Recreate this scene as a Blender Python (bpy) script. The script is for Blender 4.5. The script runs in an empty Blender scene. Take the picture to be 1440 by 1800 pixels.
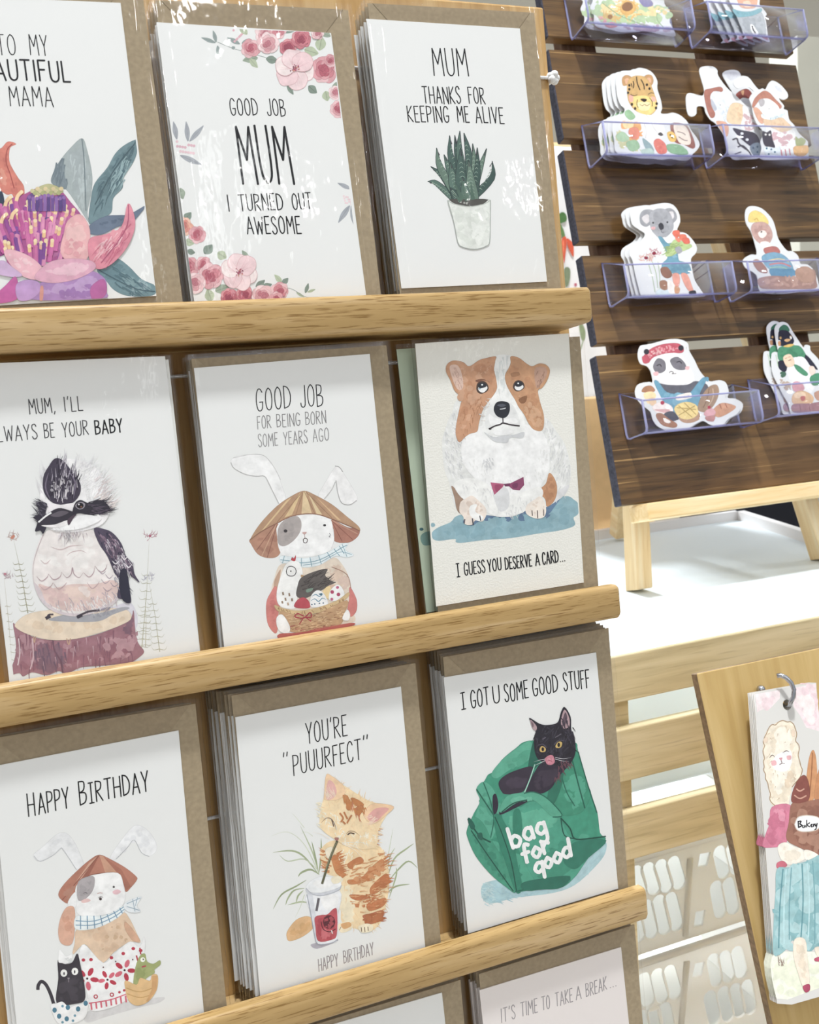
import bpy, bmesh, math, random
from mathutils import Vector, Matrix, noise
from mathutils.geometry import tessellate_polygon

# ------------------------------------------------------------------ camera, light, exposure
random.seed(7)
SC = bpy.context.scene
COL = SC.collection
W, H, F = 1440, 1800, 1600.0                    # photo frame and focal length in pixels
EYE = Vector((0.0, 0.0, 1.30))                  # the phone is held 1.30 m above the floor
# world axes X (along the rails), Y (away), Z (up) seen in camera axes (right, down, forward)
CX = Vector((5189 - 720, 355 - 900, F)).normalized()
_s = .0724
CZ = Vector((-_s, -1, (CX.x * _s + CX.y) / CX.z)).normalized()
CY = CZ.cross(CX).normalized()
RW = Matrix((CX, CY, CZ))                       # camera axes -> world
cam = bpy.data.cameras.new('camera')
cam_ob = bpy.data.objects.new('camera', cam); COL.objects.link(cam_ob)
rot = Matrix((RW @ Vector((1, 0, 0)), RW @ Vector((0, -1, 0)), RW @ Vector((0, 0, -1)))).transposed()
cam_ob.matrix_world = Matrix.Translation(EYE) @ rot.to_4x4()
cam.sensor_fit = 'HORIZONTAL'; cam.sensor_width = 36; cam.lens = 36 * F / W
cam.clip_start = .02; cam.clip_end = 50
cam.dof.use_dof = True; cam.dof.focus_distance = .56; cam.dof.aperture_fstop = 24
SC.camera = cam_ob

SC.view_settings.view_transform = 'Standard'; SC.view_settings.look = 'None'
SC.view_settings.gamma = 1; SC.view_settings.use_curve_mapping = False
SC.view_settings.exposure = -0.04
SC.cycles.transparent_max_bounces = 40
SC.cycles.max_bounces = 8
world = bpy.data.worlds.new('store_air'); SC.world = world; world.use_nodes = True
bg = world.node_tree.nodes['Background']
_wt = world.node_tree                            # the bright shop ceiling above, dimmer shop around and below
_tc = _wt.nodes.new('ShaderNodeTexCoord'); _sx = _wt.nodes.new('ShaderNodeSeparateXYZ'); _cr = _wt.nodes.new('ShaderNodeValToRGB')
_mr = _wt.nodes.new('ShaderNodeMapRange'); _mr.inputs[1].default_value = -1; _mr.inputs[2].default_value = 1
_wt.links.new(_tc.outputs['Generated'], _sx.inputs[0]); _wt.links.new(_sx.outputs[2], _mr.inputs[0]); _wt.links.new(_mr.outputs[0], _cr.inputs[0])
_e = _cr.color_ramp.elements
_e[0].position, _e[0].color = .30, (.34, .355, .37, 1)
_e[1].position, _e[1].color = .95, (.97, .99, 1.0, 1)
_k = _e.new(.52); _k.color = (.485, .505, .53, 1)
_wt.links.new(_cr.outputs[0], bg.inputs[0]); bg.inputs[1].default_value = .84

def lamp(name, loc, power, radius, color=(1, 1, 1), target=None):
    l = bpy.data.lights.new(name, 'AREA'); l.shape = 'DISK'; l.size = radius * 2; l.energy = power; l.color = color
    o = bpy.data.objects.new(name, l); COL.objects.link(o); o.location = Vector(loc)
    d = (Vector(target) - o.location) if target else Vector((0, 0, -1))
    o.rotation_euler = d.to_track_quat('-Z', 'Y').to_euler()
    o['kind'] = 'structure'
    return o
lamp('ceiling_or_fill_lamp', (.12, -.10, 4.0), 93, .12, (.97, .99, 1))
LAMPS = [(-.9, -1.6), (.5, -1.7), (1.9, -1.5), (-.4, -3.2), (1.0, -3.3), (2.4, -3.1), (1.9, .9), (-1.2, .4)]
lamp('ceiling_or_fill_lamp', (.8, 2.9, 2.78), 95, .12, (.90, .95, 1), (.7, .8, .8))  # unseen fill added behind the crate to brighten baskets and tray
for (lx, ly) in LAMPS:
    lamp('ceiling_or_fill_lamp', (lx, ly, 2.78), 5, .09, (1, .99, .97))

for lx in (-2.6, .9, 4.2):                        # long ceiling tubes running away behind the photographer
    _t = bpy.data.lights.new('ceiling_tube', 'AREA'); _t.shape = 'RECTANGLE'; _t.size = .14; _t.size_y = 7; _t.energy = 14; _t.color = (.97, .99, 1)
    _o = bpy.data.objects.new('ceiling_tube', _t); COL.objects.link(_o); _o.location = (lx, -6.6, 2.9); _o['kind'] = 'structure'
_l = bpy.data.lights.new('crate_fill_light', 'AREA'); _l.shape = 'RECTANGLE'; _l.size = .5; _l.size_y = .018; _l.energy = .25; _l.color = (.92, .96, 1)  # unseen light added under the tray to brighten the slits
_o = bpy.data.objects.new('crate_fill_light', _l); COL.objects.link(_o); _o.location = (.60, .668, 1.056)
_o.rotation_euler = (math.radians(20), 0, 0); _o['kind'] = 'structure'

_l2 = _l.copy(); _l2.energy = 9; _l2.size_y = .05
_o2 = bpy.data.objects.new('crate_fill_light', _l2); COL.objects.link(_o2); _o2.location = (.58, 1.02, .80); _o2.rotation_euler = (math.radians(-90), 0, 0); _o2['kind'] = 'structure'  # second added fill, behind the baskets so their slots look bright

# ------------------------------------------------------------------ helpers
def s2l(c):
    return c / 12.92 if c <= .04045 else ((c + .055) / 1.055) ** 2.4
def hexlin(h, k=1.0):
    return tuple(min(.93, s2l(int(h[i:i + 2], 16) / 255) * k) for i in (0, 2, 4)) + (1.0,)
def tag(o, label=None, cat=None, group=None, kind=None):
    if label: o['label'] = label
    if cat: o['category'] = cat
    if group: o['group'] = group
    if kind: o['kind'] = kind
    return o
def empty(name, M):
    o = bpy.data.objects.new(name, None); COL.objects.link(o); o.empty_display_size = .02
    o.matrix_world = M
    return o
def link(name, me, parent=None, M=None):
    o = bpy.data.objects.new(name, me); COL.objects.link(o)
    if parent is not None: o.parent = parent
    if M is not None:
        if parent is not None: o.matrix_local = M
        else: o.matrix_world = M
    return o
def mesh(name, bm, mats, smooth=False, parent=None, M=None, ang=None):
    bm.normal_update()
    me = bpy.data.meshes.new(name); bm.to_mesh(me); bm.free()
    for m in (mats if isinstance(mats, (list, tuple)) else [mats]): me.materials.append(m)
    if smooth:
        me.shade_smooth()
    return link(name, me, parent, M)
def box(bm, c, s, bev=0, mi=0, M=None, seg=2):
    r = bmesh.ops.create_cube(bm, size=1.0)
    vs = r['verts']
    for v in vs: v.co = Vector((v.co.x * s[0] + c[0], v.co.y * s[1] + c[1], v.co.z * s[2] + c[2]))
    fs = list({f for v in vs for f in v.link_faces})
    if bev > 0:
        es = list({e for v in vs for e in v.link_edges})
        g = bmesh.ops.bevel(bm, geom=es, offset=bev, segments=seg, affect='EDGES', profile=.5)
        fs = list(set(g['faces']) | {f for f in fs if f.is_valid})
        vs = list({v for f in fs for v in f.verts})
    if M is not None:
        for v in vs: v.co = M @ v.co
    for f in fs:
        f.material_index = mi
        f.smooth = False
    return vs
def tube(bm, pts, r, n=10, mi=0, caps=True):
    rings = []
    pts = [Vector(p) for p in pts]
    rr = r if isinstance(r, (list, tuple)) else [r] * len(pts)
    up = Vector((0, 0, 1))
    for i, p in enumerate(pts):
        d = (pts[min(i + 1, len(pts) - 1)] - pts[max(i - 1, 0)]).normalized()
        a = d.cross(up)
        if a.length < 1e-4: a = d.cross(Vector((1, 0, 0)))
        a.normalize(); b = d.cross(a)
        rings.append([bm.verts.new(p + (a * math.cos(t) + b * math.sin(t)) * rr[i]) for t in [2 * math.pi * k / n for k in range(n)]])
    for A, B in zip(rings, rings[1:]):
        for k in range(n):
            f = bm.faces.new((A[k], A[(k + 1) % n], B[(k + 1) % n], B[k])); f.smooth = True; f.material_index = mi
    if caps:
        for R in (rings[0][::-1], rings[-1]):
            f = bm.faces.new(R); f.material_index = mi

def frame(lean):
    """axes of a board leaning back by lean degrees: x right, y up the board, z towards the viewer; origin at the eye"""
    a = math.radians(lean)
    v = Vector((0, math.sin(a), math.cos(a))); x = Vector((1, 0, 0)); z = x.cross(v)
    return Matrix.Translation(EYE) @ Matrix((x, v, z)).transposed().to_4x4()
def on(M, px, py, z=0.0):
    """where the sight line through a photo point meets the plane z of the frame M, in M's own axes"""
    Mi = M.inverted()
    o = Mi @ EYE; d = Mi.to_3x3() @ (RW @ Vector((px - W / 2, py - H / 2, F)))
    t = (z - o.z) / d.z
    return o + d * t
T = Matrix.Translation

# ------------------------------------------------------------------ materials
MATS = {}
def new_mat(name):
    m = bpy.data.materials.new(name); m.use_nodes = True
    nt = m.node_tree; nt.nodes.clear()
    out = nt.nodes.new('ShaderNodeOutputMaterial')
    return m, nt, nt.nodes, nt.links, out
def node(nt, t, **kw):
    n = nt.nodes.new(t)
    for k, v in kw.items(): setattr(n, k, v)
    return n
def principled(nt, out, rough=.5, spec=.5):
    b = nt.nodes.new('ShaderNodeBsdfPrincipled')
    b.inputs['Roughness'].default_value = rough
    b.inputs['Specular IOR Level'].default_value = spec
    nt.links.new(b.outputs[0], out.inputs[0])
    return b
def ramp(nt, fac, stops):
    r = nt.nodes.new('ShaderNodeValToRGB')
    e = r.color_ramp.elements
    e[0].position, e[0].color = stops[0]; e[1].position, e[1].color = stops[1]
    for p, c in stops[2:]:
        k = e.new(p); k.color = c
    nt.links.new(fac, r.inputs[0])
    return r
def coords(nt, scale, rnd=0.0):
    tc = nt.nodes.new('ShaderNodeTexCoord'); mp = nt.nodes.new('ShaderNodeMapping')
    mp.inputs['Scale'].default_value = scale
    nt.links.new(tc.outputs['Object'], mp.inputs['Vector'])
    if rnd:
        oi = nt.nodes.new('ShaderNodeObjectInfo'); mul = node(nt, 'ShaderNodeMath', operation='MULTIPLY')
        mul.inputs[1].default_value = rnd
        nt.links.new(oi.outputs['Random'], mul.inputs[0]); nt.links.new(mul.outputs[0], mp.inputs['Location'])
    return mp.outputs[0]
def plain(name, hx, rough=.6, spec=.4, k=1.0, var=0.0, scale=60, bump=0.0, metal=0):
    m, nt, N, L, out = new_mat(name)
    b = principled(nt, out, rough, spec); b.inputs['Metallic'].default_value = metal
    c = hexlin(hx, k); b.inputs['Base Color'].default_value = c
    if var or bump:
        nz = node(nt, 'ShaderNodeTexNoise'); nz.inputs['Scale'].default_value = 1; nz.inputs['Detail'].default_value = 6
        L.new(coords(nt, (scale,) * 3, 9.0), nz.inputs['Vector'])
        if var:
            lo = tuple(x * (1 - var) for x in c[:3]) + (1,); hi = tuple(min(1, x * (1 + var)) for x in c[:3]) + (1,)
            r = ramp(nt, nz.outputs[0], [(.3, lo), (.7, hi)]); L.new(r.outputs[0], b.inputs['Base Color'])
        if bump:
            bp = node(nt, 'ShaderNodeBump'); bp.inputs['Strength'].default_value = bump; bp.inputs['Distance'].default_value = .001
            L.new(nz.outputs[0], bp.inputs['Height']); L.new(bp.outputs[0], b.inputs['Normal'])
    return m
def wood(name, cols, along='x', rough=.5, spec=.4, fine=1.0, pores=.35, porecol=None, scale=1.0, pale_marks=None):
    """planed timber: long streaks of tone, short dark pores, all stretched along the grain"""
    m, nt, N, L, out = new_mat(name)
    b = principled(nt, out, rough, spec)
    st = {'x': (7, 110, 110), 'y': (110, 7, 110), 'z': (110, 110, 7)}[along]
    sp = {'x': (45, 900, 900), 'y': (900, 45, 900), 'z': (900, 900, 45)}[along]
    n1 = node(nt, 'ShaderNodeTexNoise'); n1.inputs['Scale'].default_value = 1; n1.inputs['Detail'].default_value = 8; n1.inputs['Distortion'].default_value = .8
    L.new(coords(nt, tuple(v * scale for v in st), 20.0), n1.inputs['Vector'])
    c = [hexlin(h) for h in cols]
    r1 = ramp(nt, n1.outputs[0], [(.30, c[0]), (.50, c[1]), (.70, c[2])])
    n2 = node(nt, 'ShaderNodeTexNoise'); n2.inputs['Scale'].default_value = 1; n2.inputs['Detail'].default_value = 3
    L.new(coords(nt, tuple(v * scale * fine for v in sp), 31.0), n2.inputs['Vector'])
    pc = hexlin(porecol) if porecol else tuple(x * .5 for x in c[0][:3]) + (1,)
    r2 = ramp(nt, n2.outputs[0], [(.56, (0, 0, 0, 1)), (.66, (pores, pores, pores, 1))])
    mx = node(nt, 'ShaderNodeMix', data_type='RGBA')
    L.new(r2.outputs[0], mx.inputs['Factor']); L.new(r1.outputs[0], mx.inputs[6]); mx.inputs[7].default_value = pc
    res = mx.outputs[2]
    if pale_marks:
        for sc, lo, hi, amt, cc in (((9, 9, 9), .48, .68, .55, pale_marks[0]), ((5, 420, 420), .66, .70, .75, pale_marks[1])):  # random paler blotches, then fine pale scratches
            n3 = node(nt, 'ShaderNodeTexNoise'); n3.inputs['Scale'].default_value = 1; n3.inputs['Detail'].default_value = 3
            L.new(coords(nt, sc, 13.0), n3.inputs['Vector'])
            r3 = ramp(nt, n3.outputs[0], [(lo, (0, 0, 0, 1)), (hi, (amt, amt, amt, 1))])
            m3 = node(nt, 'ShaderNodeMix', data_type='RGBA'); L.new(r3.outputs[0], m3.inputs['Factor']); L.new(res, m3.inputs[6]); m3.inputs[7].default_value = hexlin(cc)
            res = m3.outputs[2]
    L.new(res, b.inputs['Base Color'])
    bp = node(nt, 'ShaderNodeBump'); bp.inputs['Strength'].default_value = .25; bp.inputs['Distance'].default_value = .0006
    L.new(n1.outputs[0], bp.inputs['Height']); L.new(bp.outputs[0], b.inputs['Normal'])
    return m
def clear_film(name, tint=(1, 1, 1), fmin=.03, gloss_rough=.06, bump=.0, bscale=40, ior=1.45, stretch=(1, 1, 1)):
    """thin clear plastic: looks through, mirrors the room a little"""
    m, nt, N, L, out = new_mat(name)
    tr = N.new('ShaderNodeBsdfTransparent'); tr.inputs[0].default_value = tint + (1,)
    gl = N.new('ShaderNodeBsdfGlossy'); gl.inputs['Roughness'].default_value = gloss_rough
    lw = N.new('ShaderNodeLayerWeight'); lw.inputs['Blend'].default_value = .5
    pw = node(nt, 'ShaderNodeMath', operation='POWER'); pw.inputs[1].default_value = 5.0
    L.new(lw.outputs['Facing'], pw.inputs[0])
    fr = node(nt, 'ShaderNodeMath', operation='MULTIPLY_ADD'); f0 = ((ior - 1) / (ior + 1)) ** 2
    fr.inputs[1].default_value = (1 - f0) * .6; fr.inputs[2].default_value = f0 * .6
    L.new(pw.outputs[0], fr.inputs[0])
    mxs = N.new('ShaderNodeMixShader')
    ad = node(nt, 'ShaderNodeMath', operation='ADD'); ad.inputs[1].default_value = fmin; ad.use_clamp = True
    L.new(fr.outputs[0], ad.inputs[0])
    L.new(ad.outputs[0], mxs.inputs[0]); L.new(tr.outputs[0], mxs.inputs[1]); L.new(gl.outputs[0], mxs.inputs[2])
    L.new(mxs.outputs[0], out.inputs[0])
    if bump:
        nz = node(nt, 'ShaderNodeTexNoise'); nz.inputs['Scale'].default_value = 1; nz.inputs['Detail'].default_value = 3
        L.new(coords(nt, tuple(bscale * s for s in stretch), 40.0), nz.inputs['Vector'])
        bp = node(nt, 'ShaderNodeBump'); bp.inputs['Strength'].default_value = bump; bp.inputs['Distance'].default_value = .002
        L.new(nz.outputs[0], bp.inputs['Height'])
        L.new(bp.outputs[0], gl.inputs['Normal'])
    return m
def ink_mat(name, var=.15, scale=170):
    """printed watercolour: the pigment of each painted patch with washes of lighter and darker paint"""
    m, nt, N, L, out = new_mat(name)
    b = principled(nt, out, .55, .25)
    at = node(nt, 'ShaderNodeVertexColor', layer_name='pigment')
    nz = node(nt, 'ShaderNodeTexNoise'); nz.inputs['Scale'].default_value = 1; nz.inputs['Detail'].default_value = 7; nz.inputs['Roughness'].default_value = .62
    L.new(coords(nt, (scale,) * 3, 17.0), nz.inputs['Vector'])
    r = ramp(nt, nz.outputs[0], [(.28, (1 - var, 1 - var, 1 - var, 1)), (.50, (1, 1, 1, 1)), (.74, (1 + var,) * 3 + (1,))])
    mx = node(nt, 'ShaderNodeMix', data_type='RGBA', blend_type='MULTIPLY'); mx.inputs['Factor'].default_value = 1
    L.new(at.outputs[0], mx.inputs[6]); L.new(r.outputs[0], mx.inputs[7])
    L.new(mx.outputs[2], b.inputs['Base Color'])
    return m

M_PAPER = plain('white_card_stock', 'f1f2f1', .55, .3, k=.98)
M_CREAM = plain('cream_laid_card', 'f2f1ea', .65, .25, k=.98, bump=.25, scale=900)
M_PINKP = plain('blush_card_stock', 'efe8e6', .55, .3, k=.98)
M_KRAFT = plain('kraft_envelope_paper', 'a5957b', .75, .2, var=.10, scale=420, bump=.1)
M_WENV = plain('white_envelope_paper', 'e6e7e4', .7, .2, var=.02, scale=200)
M_FLAP = plain('kraft_envelope_flap', '9d8d74', .75, .2, var=.10, scale=420)
M_SLEEVE = clear_film('cellophane_sleeve', fmin=.012, gloss_rough=.05, bump=.35, bscale=60, stretch=(1, .5, 1))
M_SLEEVE2 = clear_film('cellophane_sleeve_tight', fmin=.005, gloss_rough=.12, bump=.12, bscale=40)
M_INK = ink_mat('watercolour_print')
M_BLACK = plain('black_lettering_ink', '1d1a1f', .5, .3)
M_RAIL = wood('oak_rail', ('ae8f5c', 'bd9d69', 'cdb083'), 'x', .42, .4, fine=1.35, pores=.75, porecol='7d5a26')
M_PINE = wood('pine_board', ('b58f58', 'c39d66', 'cfae7a'), 'y', .5, .35, pores=.2, porecol='9a6b35')
M_PLANK = wood('dark_stained_plank', ('40301c', '5b4326', '785b36'), 'x', .36, .5, fine=.5, pores=.5, porecol='24160c', pale_marks=('856540', 'b5925f'))
M_PLANKEND = plain('sawn_end_cool_lit', '42434e', .8, .2, var=.35, scale=350, bump=.5)  # blue-grey paints cool light from the left into the end grain
M_BATTEN = wood('stained_batten', ('4a3326', '5f4534', '786050'), 'y', .6, .3, pores=.3)
M_EASEL = wood('light_pine_easel', ('e0bf86', 'eccf9c', 'f3dfb6'), 'x', .5, .35, pores=.12, porecol='c49458')
M_EASELV = wood('light_pine_leg', ('e3c593', 'efd6a8', 'f5e4c2'), 'y', .5, .35, pores=.12, porecol='c49458')
M_SLAT = wood('limed_slat', ('c0b18c', 'd2c49f', 'dccfae'), 'x', .6, .3, fine=.5, pores=.25, porecol='8f7a55', scale=.8)
M_PLY = wood('birch_ply', ('b6975f', 'c3a66e', 'cdb27d'), 'y', .5, .35, pores=.12, porecol='b98d50', scale=.7)
M_PLYEDGE = plain('ply_edge', '8f7a62', .7, .2, var=.25, scale=300)
M_ACRYL = clear_film('clear_acrylic', tint=(.985, .985, .993), fmin=.0, gloss_rough=.03, bump=.02, bscale=30, ior=1.49)
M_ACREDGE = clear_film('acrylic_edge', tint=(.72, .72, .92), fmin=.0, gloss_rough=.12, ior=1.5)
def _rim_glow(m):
    """light gathered by the cut rims, painted in as pale lavender"""
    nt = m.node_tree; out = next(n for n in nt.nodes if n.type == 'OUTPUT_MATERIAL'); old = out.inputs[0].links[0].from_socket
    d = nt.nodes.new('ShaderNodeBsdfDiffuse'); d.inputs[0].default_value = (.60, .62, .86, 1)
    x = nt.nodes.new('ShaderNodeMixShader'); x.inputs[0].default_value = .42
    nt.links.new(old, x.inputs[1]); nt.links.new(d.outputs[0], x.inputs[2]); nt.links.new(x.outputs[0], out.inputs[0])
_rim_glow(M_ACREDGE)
M_ACRFLOOR = clear_film('acrylic_floor', tint=(.84, .84, .95), fmin=.08, gloss_rough=.1, ior=1.5)
M_BMPAPER = plain('bookmark_card', 'dcdad6', .55, .3)
M_WHITE = plain('white_laminate', 'e6f1fc', .38, .2)
M_WRIM = plain('white_painted_rim', 'eceaea', .35, .4)
M_PLASTIC = plain('white_basket_plastic', 'f3f3f1', .35, .5)
def _translucent(m, k):
    nt = m.node_tree; b = next(n for n in nt.nodes if n.type == 'BSDF_PRINCIPLED'); out = next(n for n in nt.nodes if n.type == 'OUTPUT_MATERIAL')
    t = nt.nodes.new('ShaderNodeBsdfTranslucent'); t.inputs[0].default_value = b.inputs['Base Color'].default_value
    x = nt.nodes.new('ShaderNodeMixShader'); x.inputs[0].default_value = k
    nt.links.new(b.outputs[0], x.inputs[1]); nt.links.new(t.outputs[0], x.inputs[2]); nt.links.new(x.outputs[0], out.inputs[0])
_translucent(M_PLASTIC, .5)
M_STEEL = plain('hook_steel', 'b8bac0', .25, .5, metal=1)
M_DARK = plain('black_felt', '1e1f24', .9, .1)
M_CORD = plain('white_elastic_cord', 'eeeeee', .8, .2, bump=.5, scale=900)
M_WALL = plain('shop_wall_paint', 'd8d2c2', .7, .2, var=.02, scale=3)
M_FLOOR = plain('shop_floor', 'b9b2a6', .4, .4, var=.05, scale=4)
M_TABLE = plain('table_laminate', 'e6e2da', .35, .4)
M_TOWEL = plain('white_linen', 'eeeef0', .9, .1, bump=.3, scale=800)
M_STICK = plain('white_vinyl', 'e6e8ea', .3, .4)
M_TAN = plain('tan_cardboard', 'd3b488', .8, .2, var=.04, scale=80)
M_GREYP = plain('grey_panel', 'b9b8ac', .7, .2, var=.03, scale=20)

# ------------------------------------------------------------------ frames
LEAN_S, LEAN_R, LEAN_B = 3.9, 13.4, 17.3
FS = frame(LEAN_S)               # the card stand
FR = frame(LEAN_R)               # the plank rack
FB = frame(LEAN_B)               # the bookmark board
N_CARD, N_RAIL, N_BACK = .500, .4905, .533
ZT = EYE.z - .70                 # table top

# ------------------------------------------------------------------ the room
def struct(name, c, s, mat, bev=0):
    bm = bmesh.new(); box(bm, (0, 0, 0), s, bev)
    return tag(mesh(name, bm, mat, M=T(Vector(c))), kind='structure')
struct('floor', (.6, .2, -.03), (7, 8.4, .06), M_FLOOR)
struct('wall_back', (.6, 4.45, 2.4), (9, .1, 4.8), M_WALL)

# the low table everything stands on
tb = empty('display_table', T((.35, .85, 0)))
tag(tb, 'wide pale display table under the card stand and the slatted crate', 'table')
bm = bmesh.new(); box(bm, (0, 0, ZT - .02), (2.0, 1.15, .04), .004); mesh('table_top', bm, M_TABLE, parent=tb)
for sx in (-.93, .93):
    for sy in (-.5, .5):
        bm = bmesh.new(); box(bm, (sx, sy, (ZT - .04) / 2), (.05, .05, ZT - .04), .003); mesh('leg', bm, M_TABLE, parent=tb)

# ------------------------------------------------------------------ the card stand
stand = empty('card_stand', FS @ T((.05, -.70, -N_BACK)))
tag(stand, 'tall leaning oak card stand with four lipped rails and a pine back panel', 'stand')
S0 = stand.matrix_world.inverted() @ FS          # stand axes -> the stand's own
def spart(name, bm, mat, off, smooth=False):
    return mesh(name, bm, mat, smooth, parent=stand, M=S0 @ T(off))
xr = on(FS, 975, 250, -N_BACK).x; vt = on(FS, 930, 10, -N_BACK).y
XL = -.50
bm = bmesh.new(); box(bm, ((XL + xr) / 2 - 0.0, (vt - .662) / 2 - 0, 0), (xr - XL, vt + .662, .018), .0015)
spart('back_panel', bm, M_PINE, Vector((0, 0, -N_BACK - .009)))
def rail(vtop, xend):
    """oak strip: rounded lip in front, shelf running back to the panel"""
    h, t = .0213, .0072
    prof = [(-t, 0), (-.0022, 0), (-.0010, -.0006), (-.0002, -.0018), (0, -.0035), (0, -h + .003), (-.0006, -h + .0014), (-.002, -h + .0003), (-.004, -h), (-(N_BACK - N_RAIL) + .0006, -h), (-(N_BACK - N_RAIL) + .0006, -h + .006), (-t, -h + .006)]
    bm = bmesh.new(); rings = []
    ch = .0016
    for x, sc in ((XL - .3, 0), (xend - ch, 0), (xend, ch)):
        cz, cv = -t / 2, -h / 2
        ring = []
        for (z, v) in prof:
            if sc and z > -t - .001:
                zz = z + (sc if z < cz else -sc) * .6; vv = v + (sc if v < cv else -sc) * .6
            else: zz, vv = z, v
            ring.append(bm.verts.new((x, vv, zz)))
        rings.append(ring)
    n = len(prof)
    for A, B in zip(rings, rings[1:]):
        for k in range(n):
            f = bm.faces.new((A[k], A[(k + 1) % n], B[(k + 1) % n], B[k]))
            f.smooth = 1 <= k <= 8
    bm.faces.new(rings[0]); bm.faces.new(rings[-1][::-1])
    bmesh.ops.recalc_face_normals(bm, faces=bm.faces)
    return spart('rail', bm, M_RAIL, Vector((0, vtop, -N_RAIL)))
RAILV = [on(FS, 520, 522, -N_RAIL).y, on(FS, 540, 1118, -N_RAIL).y, on(FS, 740, 1680, -N_RAIL).y]
RAILV.append(2 * RAILV[2] - RAILV[1])
for v, q in zip(RAILV, ((1041, 535), (1091, 1056), (1139, 1590), (1190, 2100))): rail(v, on(FS, *q, -N_RAIL).x)
print('rails', RAILV)
for py, px in ((133, 955), (661, 308), (1441, 372)):
    p = on(FS, px, py, -N_BACK + .004)
    bm = bmesh.new()
    tube(bm, [(XL, p.y, 0), (xr + .0005, p.y, 0), (xr + .0035, p.y, -.002), (xr + .004, p.y, -.008), (xr + .0035, p.y, -.022)], .0011, 8)
    if py == 133:
        for k in range(5):
            a = k * 1.3
            bmesh.ops.create_icosphere(bm, subdivisions=2, radius=.0026, matrix=T((xr + .002 + .0022 * math.cos(a), p.y + .002 * math.sin(a), .001 * (k % 2))))
    spart('cord', bm, M_CORD, Vector((0, 0, -N_BACK + .0012)), True)

# ------------------------------------------------------------------ printed artwork: outlines in the plane of each print
LAYER = 1.5e-6
def spline(pts, closed, sub=4):
    n = len(pts); out = []
    if n < 3: return list(pts)
    rng = range(n) if closed else range(n - 1)
    for i in rng:
        p1, p2 = pts[i], pts[(i + 1) % n]
        p0 = pts[(i - 1) % n] if (closed or i > 0) else p1
        p3 = pts[(i + 2) % n] if (closed or i < n - 2) else p2
        for k in range(sub):
            t = k / sub; t2 = t * t; t3 = t2 * t
            out.append(tuple(.5 * ((2 * p1[a]) + (-p0[a] + p2[a]) * t + (2 * p0[a] - 5 * p1[a] + 4 * p2[a] - p3[a]) * t2 + (-p0[a] + 3 * p1[a] - 3 * p2[a] + p3[a]) * t3) for a in (0, 1)))
    if not closed: out.append(tuple(pts[-1]))
    return out
def inside(p, poly):
    x, y = p; c = False; j = len(poly) - 1
    for i in range(len(poly)):
        xi, yi = poly[i]; xj, yj = poly[j]
        if (yi > y) != (yj > y) and x < (xj - xi) * (y - yi) / (yj - yi + 1e-12) + xi: c = not c
        j = i
    return c
INKK = 1.0 / .93
_hex = hexlin
def hexlin(h, k=1.0):
    """printed colour: watercolour pigment sits a little paler and greyer than the tube"""
    if k != INKK: return _hex(h, k)
    c = [int(h[i:i + 2], 16) / 255 for i in (0, 2, 4)]; l = .3 * c[0] + .59 * c[1] + .11 * c[2]
    c = [l + .86 * (a - l) for a in c]; w = .13 * min(1, l * 1.5)
    return tuple(min(.93, s2l(a + (1 - a) * w) * k) for a in c) + (1.0,)
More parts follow.
